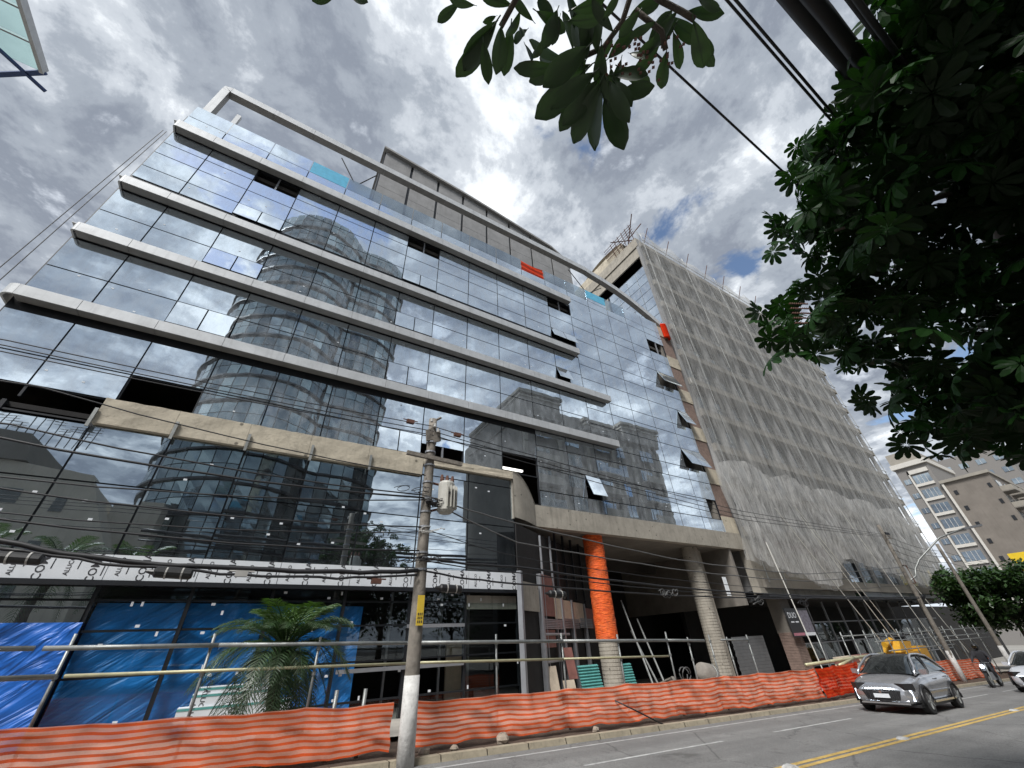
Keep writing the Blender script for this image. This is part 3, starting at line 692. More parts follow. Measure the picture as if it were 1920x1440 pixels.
dpanel(.86,.95,.30,-.13,M['dark'],'dark_glazing', -.05); dpanel(.637,.86,.30,-.15,M['dark'],'dark_glazing', -.12)
for k in range(7):
    u = .765+.03*k; a, c = DW(u, .29), DW(u, .1); MB().obox((a+c)/2, dvec*.05, dn*.05, Vector((0,0,(a.z-c.z)/2))).build('window_post', M['frame'], OB)
for u0, u1 in ((.702,.765),(.77,.82),(.825,.868)):
    for k in range(6):
        v = .055-.004*k; dpanel(u0, u1, v, v-.0028, M['frame_g'], 'louvre_blade', .06)
for v in (.02, -.04): a, c = DW(.70, v), DW(.78, v*.9); MB().tube([a+dn*.05, c+dn*.05], .05, 6).build('rail_frame', M['frame_g'], OB)
MB().box((9.5, 24.5, -1.5), (42, 24.8, 6.5)).build('undercroft_back_wall', M['dark'], OB)
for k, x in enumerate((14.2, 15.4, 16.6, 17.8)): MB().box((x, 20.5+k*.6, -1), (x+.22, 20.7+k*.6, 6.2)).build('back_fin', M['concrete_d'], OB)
MB().box((17.9, 23.6, 1.6), (19.2, 23.7, 3.0)).build('back_window', M['concrete_g'], OB)
MB().box((9.3, 16.4, .507*YF+H), (10.9, 16.5, .515*YF+H-.02)).build('ceiling_tube_light', M['tube'], OB)
# columns
def column(x, y, r, zt, wrap0, wrap1, name):
    c = thing_part(name, OB, (x, y, gz(x)))
    b = MB(); z = gz(x)-.2; pts, rr = [], []
    while z < zt:
        for dz, k in ((0, 1.), (.10, 1.), (.105, .965), (.13, .965), (.135, 1.)): pts.append((x, y, z+dz)); rr.append(r*k)
        z += .14
    b.tube(pts, rr, 20); b.build('shaft', M['concrete'], c, smooth=False)
    if wrap1:
        b = MB(); n = 28; k = 40
        b.grid(lambda u, v: (x+(r+.05+.03*nz(4*math.cos(6.283*u), 4*math.sin(6.283*u), v*22)+.015*nz(9*math.cos(6.283*u), 9*math.sin(6.283*u), v*50))*math.cos(2*math.pi*u), y+(r+.05+.03*nz(4*math.cos(6.283*u), 4*math.sin(6.283*u), v*22)+.015*nz(9*math.cos(6.283*u), 9*math.sin(6.283*u), v*50))*math.sin(2*math.pi*u), lerp(wrap0, wrap1, v)), 36, 90)
        b.build('mesh_wrap', M['orange'], c, smooth=True)
    return c
def thing_part(name, parent, loc):
    o = bpy.data.objects.new(name, None); COL.objects.link(o); o.parent = parent; o.location = Vector(loc)-parent_loc(parent); return o
column(14.5, 15.75, .44, .30*YF+H, .0*15.7+H+.02, .30*YF+H, 'wrapped_column')
c2 = column(22.6, 16.1, .46, .30*YF+H, 0, 0, 'concrete_column')
MB().box((23.35, 16.2, -1.2), (23.75, 16.7, .30*YF+H)).build('square_pier', M['concrete'], OB)
# ------------------------------------------------------------ netted tower
TX0, TX1 = 27.3, 62.4
NT = thing('netted_tower', 'tall concrete block behind grey scaffold netting, right of the glass office', 'building', (45, YF, gz(45)))
FH = 3.05; Z0 = .145*YF+H; ZT = 37.0+H
# storeys: slab bands, piers, windows
nF = int((ZT-Z0)/FH)
MB().box((TX0, YF+.5, Z0), (TX1, YF+14, ZT)).build('tower_core', M['concrete_g'], NT)
sme = unit_box('tower_slab', M['render_b'])
for f in range(nF+1):
    z = Z0+f*FH
    inst(sme, 'slab_band', NT, ((TX0+TX1)/2, YF+.12, z+.4), (TX1-TX0, .72, .62))
wme = unit_box('tower_window', M['refl_d']); pme = unit_box('tower_pier', M['concrete_g'])
nb = 14; bw = (TX1-TX0)/nb
for i in range(nb+1):
    inst(pme, 'pier', NT, (TX0+i*bw, YF+.2, (Z0+ZT)/2), (.38, .30, ZT-Z0))
for f in range(nF):
    for i in range(nb):
        x = TX0+(i+.5)*bw; z = Z0+f*FH+1.9
        inst(wme, 'window', NT, (x+random.uniform(-.1,.1), YF+.46, z), (bw-.7, .1, FH-1.1))
# side wall facing the office roof: curtain glass in front, raw concrete behind
for r in range(11):
    for c in range(4):
        z = 33.0+H-(r+.5)*1.15; y = YF+.25+(c+.5)*1.35
        inst(UB['glass'], 'side_pane', NT, (TX0-.03, y, z), (.03, 1.29, 1.09), (0, rad(random.gauss(0,.1)), rad(random.gauss(0,.1))))
MB().box((TX0-.01, YF+.1, 20.5+H), (TX0+.2, YF+5.9, 33.1+H)).build('side_frame', M['frame'], NT)
for k, (za, zb) in enumerate(((33.1, 34.5), (34.55, 36.0), (36.05, 37.4))):
    MB().box((TX0-.12*k, YF+.1, za+H), (TX0+.6, YF+11.5, zb+H)).build('side_wall_lift', M['concrete'], NT)
MB().box((TX0-.05, YF+5.95, 22+H), (TX0+.6, YF+11.5, 33.05+H)).build('side_wall', M['concrete_y'], NT)
b = MB()
b.grid(lambda u, v: (TX0-.2+6*u, YF+2+9.5*v, 37.4+H+1.9*math.sin(math.pi*min(1, .25+v*.75))*(1-.3*u)), 6, 10); b.build('stair_head', M['concrete_y'], NT, smooth=True)
MB().box((TX0-.2, YF+2, 37.3+H), (TX0, YF+11.4, 38.7+H)).build('stair_head_wall', M['concrete_y'], NT)
# base: board marked concrete apron, canopy and dark shop
MB().box((29.5, 15.0, .27*YF+H), (38, 15.12, .40*YF+H)).build('brick_infill', M['wood_d'], NT)
MB().prism([(26.8, 14.95, .345*YF+H), (26.8, 14.95, .13*YF+H), (39.3, 14.95, .118*YF+H), (39.3, 14.95, .29*YF+H)], (0, .5, 0)).build('concrete_apron', M['concrete'], NT)
MB().box((39.3, 15.2, .11*YF+H), (TX1, 15.7, .3*YF+H)).build('upper_shop_glazing', M['winglass'], NT)
for i in range(9):
    inst(UB['frame'], 'shop_post', NT, (39.6+i*2.6, 15.15, .2*YF+H), (.16, .12, 2.9))
for i in range(7):
    x0 = 41.2+i*2.9; MB().box((x0, 15.0, .125*YF+H), (x0+2.8, 15.1, .155*YF+H)).build('printed_strip', M['film_w'], NT)
MB().box((26.9, 14.6, .118*YF+H-.05), (TX1, 15.3, .118*YF+H+.12)).build('canopy_edge', M['frame'], NT)
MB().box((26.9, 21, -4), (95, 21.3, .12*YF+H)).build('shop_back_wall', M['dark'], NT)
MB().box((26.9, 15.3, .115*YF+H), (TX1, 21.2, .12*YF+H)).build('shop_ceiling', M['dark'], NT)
for i in range(11):
    x = 31.3+i*2.3; zb = gz(x)
    inst(UB['frame_g'], 'shop_mullion', NT, (x, 16.0, (zb+.11*YF+H)/2), (.09, .1, .11*YF+H-zb))
for k in range(3):
    inst(UB['frame_g'], 'shop_transom', NT, (43.5, 16.0, gz(43)+1.2+1.15*k), (26, .08, .07))
for i in range(10):
    for k in range(3):
        if random.random() < .75:
            x = 31.3+(i+.5)*2.3; inst(UB['clear'], 'shop_pane', NT, (x, 16.02, gz(43)+.65+1.15*k+.02), (2.2, .02, 1.06))
# brick pier with hoops and steel shutter
b = MB(); x = 29.0
for k in range(34): b.box((x-.52+.01*(k%2), 14.95, gz(29)+k*.075), (x+.52, 15.75, gz(29)+k*.075+.06))
b.build('brick_pier', M['brick'], NT)
MB().box((28.5, 15.0, gz(29)+2.5), (29.5, 15.8, .115*YF+H)).build('pier_head', M['concrete_d'], NT)
for k in range(16): MB().box((23.9, 15.9, gz(25)-.1+k*.152), (27.0, 15.96-.03*(k%2), gz(25)-.1+k*.152+.145)).build('shutter_slat', M['shutter'], NT)
b = MB()
for i in range(3): b.box((24.05+i*.13, 15.4, 3.5), (24.1+i*.13, 15.45, 4.5))
b.build('hanging_rods', M['film_w'], NT)
# ------------------------------------------------------------ banner
SG = thing('shop_banner', 'dark shop banner with white DUO lettering hung on the brick pier', 'banner', (29.7, 14.7, 1.5))
za, zb = -.022*14.7+H, .078*14.7+H
MB().box((28.1, 14.7, za), (30.75, 14.74, zb)).build('banner_cloth', M['black'], SG)
MB().box((29.5, 14.69, za+.22), (30.7, 14.698, zb-.12)).build('banner_picture', mat('banner_print', (.16,.15,.18), .6, var=.6, scale=9), SG)
MB().box((28.2, 14.69, za+.06), (29.45, 14.698, za+.2)).build('banner_stripe', mat('banner_pink', (.40,.16,.20), .6), SG)
MB().box((29.5, 14.685, za+.04), (30.7, 14.697, za+.2)).build('banner_white_strip', M['film_w'], SG)
tm = text_mesh('DUO', .42); tm.materials.clear(); tm.materials.append(M['film_w']); inst(tm, 'lettering', SG, (28.75, 14.695, zb-.38), (1,1,1), (rad(90),0,0))
for q in range(2):
    MB().box((28.4+q*.5, 14.692, zb-.75), (28.75+q*.5, 14.698, zb-.68)).build('small_print', M['film_w'], SG)
# ------------------------------------------------------------ scaffold netting
ub = [1.80, 1.9, 2.06, 2.2, 2.3, 2.46, 2.56, 2.60, 2.66, 2.75, 3.0, 3.3, 3.84, 4.25]
vb = [.262,.225,.20,.195,.16,.15,.20,.235,.285,.285,.262,.225,.165,.12]
def netpt(u, v):
    uu = lerp(1.795, 4.19, u); Y = 14.35
    zb = interp(ub, vb, uu)*Y + H; zt = (2.60 - .0*u)*Y + H - .9*abs(math.sin(u*math.pi*8))*.5
    z = lerp(zb, zt, v); x = uu*Y
    low = (1-v)**2
    y = Y + .10*math.sin(x*1.7+.4*math.sin(z*.3)) + (.14+.25*low)*nz(x*.8, z*.09, 2) + .28*low*nz(x*2.4+z*.4, z*.25) + .05*nz(x*5, z*.5)
    if u < .02: x += .35*nz(z*.25, 5) + .2*(1-v)
    return (x, y, z)
nt_ = MB().grid(netpt, 170, 90).build('scaffold_net', M['net'], None, smooth=True)
tag(nt_, 'grey translucent scaffold netting hung over the whole front of the tall block', 'scaffold net')
def netpt2(u, v):
    uu = lerp(1.82, 4.17, u); Y = 14.02
    zb = interp(ub, vb, uu)*Y + H + .25; zt = (.70+.045*abs(math.sin(u*17))-.06*u)*Y + H
    z = lerp(zb, zt, v); x = uu*Y; q = (x*.9+z*.55)
    y = Y + .12*math.sin(q*1.1) + .15*nz(q*.55, z*.12, 7) + .18*nz(q*1.6, z*.35, 3) + .07*nz(q*4, z*.8)
    rg = abs(math.sin(q*.75+1.0*nz(x*.12, z*.12, 5)))**.5; y -= .30*(1-rg)*(1-v*.4); rg2 = abs(math.sin(x*1.3+z*.25+1.2*nz(x*.12, z*.1, 9)))**.5; y -= .18*(1-rg2)
    return (x, y, z)
n2 = MB().grid(netpt2, 190, 60).build('scaffold_net', M['net2'], None, smooth=True)
tag(n2, 'lower overlapping curtain of pale scaffold netting gathered in diagonal folds above the shops', 'scaffold net')
n3 = MB().grid(lambda u, v: (lerp(27.6, 58, u), 14.5+.5*v-.3*math.sin(u*40)*v, 37.2+H+v*(1.6*abs(math.sin(u*24+.6))+.15)), 150, 6).build('scaffold_net', M['net'], None, smooth=True)
tag(n3, 'ragged strip of netting tied to stakes along the tower top', 'scaffold net')
TS = thing('tower_scaffold', 'grid of scaffold tubes behind the tower netting', 'scaffold', (45, 14.65, gz(45)))
for i in (0, 1, 3, 6, 7, 10, 13, 15): MB().tube([(27.6+i*2.3+.4*math.sin(i*5), 14.66, .17*YF+H), (27.6+i*2.3+.4*math.sin(i*5), 14.66, 38+H)], .035, 5, cap=False).build('standard', M['steel'], TS)
for i in range(11): MB().tube([(27.5, 14.62, 6.2+i*3.05+H), (62.3, 14.62, 6.2+i*3.05+H)], .035, 5, cap=False).build('ledger', M['steel'], TS)
# stakes and red steel bars on the tower top
SC = thing('rooftop_scaffold', 'tangle of rusty scaffold tubes on the netted tower top corner', 'scaffold', (27.3, 16, 37.4+H))
for i in range(9): MB().tube([(28.2+i*3.6, 14.9, 37.0+H), (28.2+i*3.6+.3, 14.1, 38.9+H)], .045, 5).build('stake', M['rust'], SC)
for i in range(6): MB().tube([(27.1, 15.3+i*.55, 37.2+H), (26.7, 15.2+i*.6, 39.6+H)], .04, 5).build('upright', M['rust'], SC)
for i in range(5): MB().tube([(26.9-.05*i, 14.9, 37.9+H+i*.36), (26.9-.05*i, 19.3, 37.9+H+i*.36)], .035, 5).build('ledger', M['rust'], SC)
MB().tube([(26.5, 14.2, 40.3+H), (27.2, 16.2, 37.6+H)], .06, 5).build('raker', M['rust'], SC); MB().tube([(25.9, 17.5, 38.6+H), (28.4, 15.6, 38.6+H)], .06, 5).build('raker', M['rust'], SC)
MB().tube([(27.9, 14.3, 39.6+H), (27.0, 15.9, 38.0+H)], .06, 5).build('raker', M['rust'], SC)
# guy ropes holding the net
for i, (u0, v0, u1, v1, lb) in enumerate(((2.186,.52,2.70,-.10,'pale guy rope slanting from the net to the street, first from the left'), (2.40,.56,2.97,-.14,'pale guy rope second from the left, crossing the dark shop front'), (2.42,.50,2.86,-.12,'thin pale guy rope beside the second one'), (2.96,.60,3.37,-.17,'pale guy rope third from the left, ending near the limewashed far pole'), (1.975,.34,2.03,-.13,'short pale guy rope passing in front of the DUO banner'), (3.38,.33,3.75,-.15,'pale guy rope beyond the far pole'))):
    a, c = W(u0, v0, 14.1), W(u1, v1, 10.9); a = W(u0, v0, 13.7); c = W(u1, v1, 13.2)
    tag(MB().tube([a, lerp(a, c, .5)+Vector((0,0,-.06)), c], .028, 5).build('guy_rope', M['rope'], None), lb, 'rope', 'net guy ropes')
# debris behind the barrier
def T(u, v, Y): return W(u, v, Y)
o = thing('cement_mixer', 'grey drum cement mixer standing behind the barrier by the round column', 'cement mixer', (16.5, 12.6, gz(16.5)))
b = MB(); c = Vector((16.6, 12.6, gz(16.5)+.85)); ax = Vector((-.75, -.1, .55)).normalized()
b.tube([c-ax*.42, c-ax*.36, c-ax*.1, c+ax*.1, c+ax*.36, c+ax*.46], [.22,.36,.44,.44,.3,.24], 16); b.build('drum', M['sack'], o, smooth=True)
MB().tube([c-ax*.02, c+ax*.02], [.47,.47], 16).build('drum_band', M['steel'], o)
for s in (-1, 1): MB().tube([c+Vector((0, .45*s, 0)), (c.x+.3, c.y+.45*s, gz(16.5)+.05)], .04, 6).build('leg', M['steel'], o); MB().tube([c+Vector((0, .45*s, 0)), (c.x-.4, c.y+.45*s, gz(16.5)+.05)], .04, 6).build('leg', M['steel'], o)
MB().box((c.x+.25, c.y-.2, c.z-.45), (c.x+.65, c.y+.2, c.z-.05)).build('motor_box', M['machine'], o)
def board(u0, u1, v0, v1, Y, m, lean, name, lb, cat, corr=False):
    a, c = W(u0, v0, Y), W(u1, v1, Y)
    b = MB()
    if corr: b.grid(lambda s, t: (lerp(a.x, c.x, s), Y+lean*t+.03*math.cos(t*2*math.pi*11), lerp(c.z, a.z, t)), 2, 88)
    else: b.add([(a.x,Y,c.z),(c.x,Y,c.z),(c.x,Y+lean,a.z),(a.x,Y+lean,a.z),(a.x,Y+.03,c.z),(c.x,Y+.03,c.z),(c.x,Y+lean+.03,a.z),(a.x,Y+lean+.03,a.z)], [(0,1,2,3),(7,6,5,4),(0,4,5,1),(1,5,6,2),(2,6,7,3),(3,7,4,0)])
    return tag(b.build(name, m), lb, cat)
board(.714,.742,-.05,-.13,14.4,M['wood_l'],.25,'leaning_board','pale board leaning upright left of the teal sheet','board')
board(.770,.798,-.012,-.08,14.9,M['wood_d'],.2,'leaning_board','reddish plywood board leaning between pale boards and the teal sheet','board')
board(.758,.795,-.082,-.135,14.6,M['wood_l'],.2,'leaning_board','whitish board on the ground below the reddish plywood','board')
board(.812,.885,-.054,-.125,14.9,M['teal'],.25,'corrugated_sheet','teal corrugated sheet leaning left of the orange wrapped column','corrugated sheet',True)
board(.952,1.01,-.058,-.125,15.3,M['teal'],.25,'corrugated_sheet','teal corrugated sheet in shade right of the orange wrapped column','corrugated sheet',True)
for u0, u1, v, n, lb in ((1.00,1.075,.10,1,'long prop leaning under the dark ceiling'), (1.02,1.10,.02,2,'shorter prop leaning left of the long one'), (1.055,1.125,.05,3,'prop leaning right of the long one')):
    tag(MB().tube([W(u0, v, 17), W(u1, -.13, 14.6)], .04, 6).build('steel_prop', M['steel'], None), lb, 'steel prop', 'leaning props')
b = MB()
for k in range(26):
    x = random.uniform(14.5, 17.5); y = random.uniform(12.6, 13.6); a = random.uniform(0, 3); z = gz(x)+random.uniform(.15, .75); l = random.uniform(.2, .6)
    b.obox((x, y, z), (l*math.cos(a), l*math.sin(a), random.uniform(-.15,.15)), (-.05*math.sin(a), .05*math.cos(a), 0), (0, 0, .02))
stuff(tag(b.build('scrap_heap', M['concrete_d'], None), 'heap of scrap timber behind the barrier', 'scrap'))
tag(MB().tube([Vector((15.1+.22*math.cos(t*.5), 12.4+.1*math.sin(t*.31), gz(15)+.95+.22*math.sin(t*.5))) for t in range(26)], .022, 6, cap=False).build('hose_coil', M['cable_g'], None, smooth=True), 'coil of grey hose behind the barrier', 'hose')
# pile of cladding boards inside the podium, printed ends
for k, (u0, u1, v0, v1, y, lb) in enumerate(((-.05,.12,-.064,-.084,14.0,'lowest pale cladding pack behind the palm'), (-.035,.10,-.047,-.064,14.05,'upper pale cladding pack with letters behind the palm'), (-.03,.095,-.038,-.047,14.1,'thin top cladding pack with a teal stripe'))):
    a, c = W(u0, v0, y), W(u1, v1, y)
    p = thing('cladding_pack', lb, 'cladding pack', ((a.x+c.x)/2, y, c.z), 'packs of cladding boards')
    MB().box((a.x, y, c.z), (c.x, y+.4, a.z)).build('pack', M['film_w'], p)
    MB().box((a.x, y-.006, a.z-.06), (c.x, y-.001, a.z-.015)).build('stripe', M['teal'], p)
    for q in range(3): inst(T2, 'lettering', p, (lerp(a.x, c.x, .12+.35*q), y-.005, (a.z+c.z)/2-.02), (1.1,1.1,1.1), (rad(90), rad(90 if q != 1 else 60), 0))
MB()
# tarpaulins
def tarp(x0, x1, z0, z1, Y, slope, name, lb, m, seed):
    b = MB().grid(lambda u, v: (lerp(x0, x1, u), Y+.10*nz((u*(x1-x0)*1.1+v*slope*1.4), v*1.2, seed)+.10*(abs(math.sin((u*(x1-x0)*.55+v*slope)*2.6+seed+2.5*nz(u*2, v*2, seed)))**.6-.5)*(.5+nz(u*3, v*2, seed+2))+.05*nz((u*(x1-x0)*3+v*slope*5), v*2, seed+4), lerp(z0, z1, v)), int((x1-x0)*14), 34)
    return tag(b.build(name, m, None, smooth=True), lb, 'tarpaulin')
tarp(-8.5, -3.15, -.6, pz(.06), 14.35, 3.5, 'tarpaulin', 'bright blue tarpaulin filling the open left bays', M['tarp'], 1)
tarp(-3.15, .6, -.6, pz(.09), 14.85, 1.2, 'tarpaulin', 'deep blue tarpaulin behind the glass left of the palm', M['tarp_d'], 4)
tarp(.65, 3.35, -.6, pz(.085), 14.85, .3, 'tarpaulin', 'deep blue tarpaulin behind the glass right of the palm', M['tarp_d'], 9)

# ------------------------------------------------------------ orange barrier
def barrier(x0, x1, y0, y1, h0, h1, posts, name, lb, m, seed, hem=.04):
    Lx = x1-x0; n = int(Lx*11)
    def fn(u, v):
        x = lerp(x0, x1, u); y = lerp(y0, y1, u); h = lerp(h0, h1, u)
        d = min(abs(x-p) for p in posts); sag = .045*(1-math.exp(-d*1.8)); low = 1-v
        hm = hem + .05*nz(x*.9, seed) + .03*nz(x*3, seed)
        z = gz(x) + .06 + lerp(hm, h-sag, v)
        y += .05*low*nz(x*1.1, v*1.4, seed) + .05*nz(x*2.7+v*2.2, v*2, seed+3) + .028*nz(x*6+v*5, v*5, seed) + .05*math.exp(-d*3)*math.sin(v*9+x*7) + .045*nz(x*4.2+.6*v, v*.6, seed+11) - .06*low*(1-math.exp(-d*2))
        return (x + .03*nz(x*2, v*3, seed+8), y, z + .02*nz(x*1.6, v*2, seed+5))
    return tag(MB().grid(fn, n, 22).build(name, m, None, smooth=True), lb, 'barrier mesh', 'orange barrier mesh along the site')
barrier(-9, 3.15, 10.75, 10.05, .80, .84, (-2.35, -.4, 1.5, 3.1), 'barrier_mesh', 'striped orange barrier mesh left of the limewashed pole', M['barrier'], 1, .08)
barrier(3.45, 19.75, 10.02, 10.0, .84, 1.0, (3.5, 5.6, 7.6, 9.7, 12.0, 14.0, 16.0, 18.0, 19.7), 'barrier_mesh', 'long striped orange barrier mesh between the near pole and the car', M['barrier'], 2, .11)
barrier(19.4, 24.6, 9.85, 10.6, 1.0, 1.12, (19.4, 21.5, 24.5), 'barrier_mesh', 'bright red folded barrier mesh behind the grey car', M['barrier_f'], 3, .12)
barrier(24.6, 44., 10.6, 10.9, 1.0, 1.0, (24.6, 28, 32, 36, 40, 44), 'barrier_mesh', 'faded barrier mesh beyond the car, around the far pole', M['barrier'], 4)
# ------------------------------------------------------------ tube guard rail
GR = thing('tube_guard_rail', 'galvanised scaffold tube guard rail standing behind the orange barrier', 'guard rail', (6, 10.5, gz(6)))
YR = 10.45
posts = [(-.22,.045), (-.031,.040), (.15,.03), (.555,.024), (.756,.021), (.96,.013), (1.169,.014), (1.268,-.003), (1.379,.001), (1.475,-.008), (1.595,-.005)]
for u, vt in posts:
    Y = 11.0 if u < -.1 else YR; x = u*Y
    MB().tube([(x, Y, gz(x)), (x, Y, vt*Y+H)], .026, 7).build('post', M['steel'], GR, smooth=True)
    for zc in (vt*Y+H-.2, vt*Y+H-.62): MB().tube([(x, Y, zc-.03), (x, Y, zc+.03)], .042, 8).build('coupler', M['steel'], GR)
def rail(us, vs, r, Y=YR-.05, m='steel', name='rail'):
    pts = [Vector((u*Y, Y+(.5 if u < -.15 else 0)*0, v*Y+H)) for u, v in zip(us, vs)]
    MB().tube(pts, r, 8).build(name, M[m], GR, smooth=True)
rail([-.85,-.26],[.040,.027],.036); rail([-.25,-.02],[.0265,.0225],.036); rail([-.02,.345],[.0225,.0135],.036); rail([.36,.76],[.013,.003],.04); rail([.76,1.17],[.003,-.0085],.04); rail([1.17,1.35],[-.0085,-.015],.04); rail([1.44,1.60],[-.016,-.02],.03)
rail([-.85,-.22],[.004,-.0095],.026); rail([-.21,.345],[-.0105,-.0235],.026, m='steel_y'); rail([.36,.756],[-.0235,-.036],.028, m='steel_y'); rail([.756,1.16],[-.036,-.0485],.026, m='steel_y'); rail([-.85,-.22],[-.001,-.012],.02, Y=YR+.3)
SR = thing('tube_guard_rail', 'thin scaffold tube frames beyond the round column, down to the far pole', 'guard rail', (24, 10.6, gz(24)))
for u, vt in [(2.09,-.018),(2.3,-.014),(2.40,-.01),(2.525,-.013),(2.62,-.01),(2.75,-.013),(2.9,-.015),(3.05,-.012),(3.2,-.016),(3.36,-.014),(3.55,-.014),(3.7,-.016),(3.9,-.016),(4.1,-.018)]:
    Y = 11.2; x = u*Y; MB().tube([(x, Y, gz(x)), (x, Y, vt*Y+H)], .03, 6).build('post', M['steel'], SR, smooth=True)
for ua, va, ub_, vb_ in ((2.3,-.03,3.2,-.035),(3.2,-.034,4.3,-.035),(2.6,-.06,3.3,-.065),(3.3,-.064,4.3,-.068),(2.7,-.10,3.6,-.105),(3.4,-.085,4.3,-.09)):
    MB().tube([W(ua, va, 11.1), W(ub_, vb_, 11.1)], .03, 6).build('rail', M['steel'], SR, smooth=True)
for u in (3.3, 3.5, 3.65, 3.85, 4.0):
    MB().tube([W(u, -.02, 11.3), W(u+.18, -.16, 11.3)], .03, 6).build('brace', M['steel'], SR, smooth=True)
for p, q, lb in (((1.92,-.112),(2.62,-.107),'yellowish pipe lying across above the red barrier mesh'), ((2.17,-.128),(2.32,-.108),'short yellowish pipe propped under the long one')):
    tag(MB().tube([W(*p, 10.7), W(*q, 10.7)], .06 if p[0] < 2 else .075, 8).build('pipe', M['steel_y'], None, smooth=True), lb, 'pipe')
for x, lb in ((2.05, 'short pipe stub standing behind the barrier right of the palm'), (2.62, 'short pipe stub with white cap left of the near pole')):
    p = thing('pipe_stub', lb, 'pipe', (x, 10.4, gz(x)), 'pipe stubs by the barrier'); MB().tube([(x, 10.4, gz(x)), (x+.02, 10.4, gz(x)+1.12)], .04, 8).build('stub', M['steel'], p, smooth=True)
# long stacked timbers and yellow machine behind the far barrier
TB = thing('timber_stack', 'stack of brown planks in the dark shop behind the grey car', 'timber stack', (30, 13, gz(30)))
for k in range(4):
    for q in range(2): MB().box((28.4+q*2.0+.05*k, 12.8, gz(30)+.72+k*.16), (30.3+q*2.0, 13.3, gz(30)+.86+k*.16)).build('plank', M['wood_l'] if (k+q) % 2 else M['wood_d'], TB)
YM = thing('loader_machine', 'small yellow construction machine behind the far barrier', 'machine', (36, 12.5, gz(36)))
mx, my, mz = 36.3, 12.6, gz(36)
MB().box((mx-1.3, my-.6, mz+.8), (mx+.6, my+.6, mz+1.5)).build('body', M['machine'], YM); MB().prism([(mx-1.9, my-.45, mz+1.5), (mx-.2, my-.45, mz+1.55), (mx+.2, my-.45, mz+2.0), (mx-1.5, my-.45, mz+2.05)], (0, .9, 0)).build('hood', M['machine'], YM)
MB().tube([(mx-2.5, my, mz+1.9), (mx-1.4, my, mz+2.1), (mx-.2, my, mz+1.6)], .16, 8).build('boom', M['machine'], YM)
MB().box((mx+.6, my-.6, mz+.7), (mx+1.7, my+.6, mz+1.7)).build('rear_body', M['machine'], YM)
for s in (-1, 1):
    for dx in (-.9, 1.1): MB().tube([(mx+dx, my+.55*s, mz+.45), (mx+dx, my+.8*s, mz+.45)], .45, 14).build('wheel', M['rubber'], YM)
# ------------------------------------------------------------ utility poles
def pole(x, y, ztop, lb, r0=.155, r1=.11, white=1.35, m='wood_p'):
    z = gz(x); p = thing('utility_pole', lb, 'utility pole', (x, y, z))
    b = MB(); n = 12; pts = [(x+.012*nz(i*.7, x), y+.012*nz(i*.9, x, 2), lerp(z-.1, ztop, i/n)) for i in range(n+1)]
    b.tube(pts, [lerp(r0, r1, i/n) for i in range(n+1)], 14); b.build('shaft', M[m], p, smooth=True)
    k = white/(ztop-z); b = MB().tube([(x, y, z-.05), (x, y, z+white*.5), (x, y, z+white)], [r0+.012, lerp(r0, r1, k/2)+.008, lerp(r0, r1, k)+.006], 14); b.build('limewashed_base', M['limew'], p, smooth=True)
    return p
X1, Y1 = 3.28, 9.42; ZT1 = .578*Y1+H
p1 = pole(X1, Y1, ZT1, 'near weathered utility pole with limewashed foot in front of the podium')
MB().obox((X1+.10, Y1-.14, .448*Y1+H), (.78, 0, -.03), (0, .045, 0), (.002, 0, .05)).build('crossarm', M['wood_p'], p1)
for dx in (-.1, .12): MB().obox((X1+dx, Y1-.1, .52*Y1+H), (.10, .02, .05), (0, .03, 0), (-.02, 0, .16)).build('top_bracket', M['wood_p'], p1)
MB().tube([(X1, Y1, ZT1-.06), (X1+.22, Y1-.05, ZT1+.10)], .035, 6).build('top_bracket', M['wood_p'], p1)
for v in (.50, .47, .43, .38, .335, .30, .262, .2, .188, .162):
    MB().tube([(X1, Y1, v*Y1+H-.02), (X1, Y1, v*Y1+H+.02)], .145, 12).build('strap', M['frame_g'], p1)
for k in range(3):
    MB().tube([(X1-.1+.1*k, Y1-.2, v_ := .558*Y1+H-.14*k), (X1-.1+.1*k, Y1-.2, v_+.11)], [.045,.03], 8).build('insulator', M['porcelain'], p1)
pl = MB().box((X1-.075, Y1-.185, .045*Y1+H), (X1+.075, Y1-.17, .105*Y1+H)).build('number_plate', M['plate'], p1)
for k in range(3):
    for j in range(3): MB().box((X1-.05+.04*j, Y1-.19, .05*Y1+H+k*.07), (X1-.03+.04*j, Y1-.186, .05*Y1+H+k*.07+.045)).build('plate_mark', M['ink'], pl)
MB().tube([(X1-.06, Y1-.17, .33*Y1+H-.07), (X1+.2, Y1-.17, .325*Y1+H-.07)], .05, 8).build('tag_band', M['black'], p1)
tb = text_mesh('LUZ', .07); tb.materials.clear(); tb.materials.append(M['plate']); 
# transformer
xt, zt = .395*Y1+.04, .345*Y1+H
TR = thing('pole_transformer', 'streaked pale grey transformer hanging on the near pole', 'transformer', (xt, Y1-.05, zt-.4))
b = MB().tube([(xt, Y1-.1, zt-.42), (xt, Y1-.1, zt-.36), (xt, Y1-.1, zt+.32), (xt, Y1-.1, zt+.38)], [.16, .21, .21, .18], 18); b.build('tank', M['tank'], TR, smooth=False)
for k in range(9):
    a = k*.35-1.2; MB().obox((xt+.24*math.cos(a-.6), Y1-.1+.24*math.sin(a-.6), zt-.04), (.05*math.cos(a-.6), .05*math.sin(a-.6), 0), (-.006*math.sin(a-.6), .006*math.cos(a-.6), 0), (0, 0, .28)).build('cooling_fin', M['tank'], TR)
for k in range(3): 
    MB().tube([(xt-.14+.14*k, Y1-.12, zt+.36), (xt-.14+.14*k, Y1-.12, zt+.42), (xt-.15+.15*k, Y1-.12, zt+.56)], [.045,.06,.03], 8).build('bushing', M['rust'], TR)
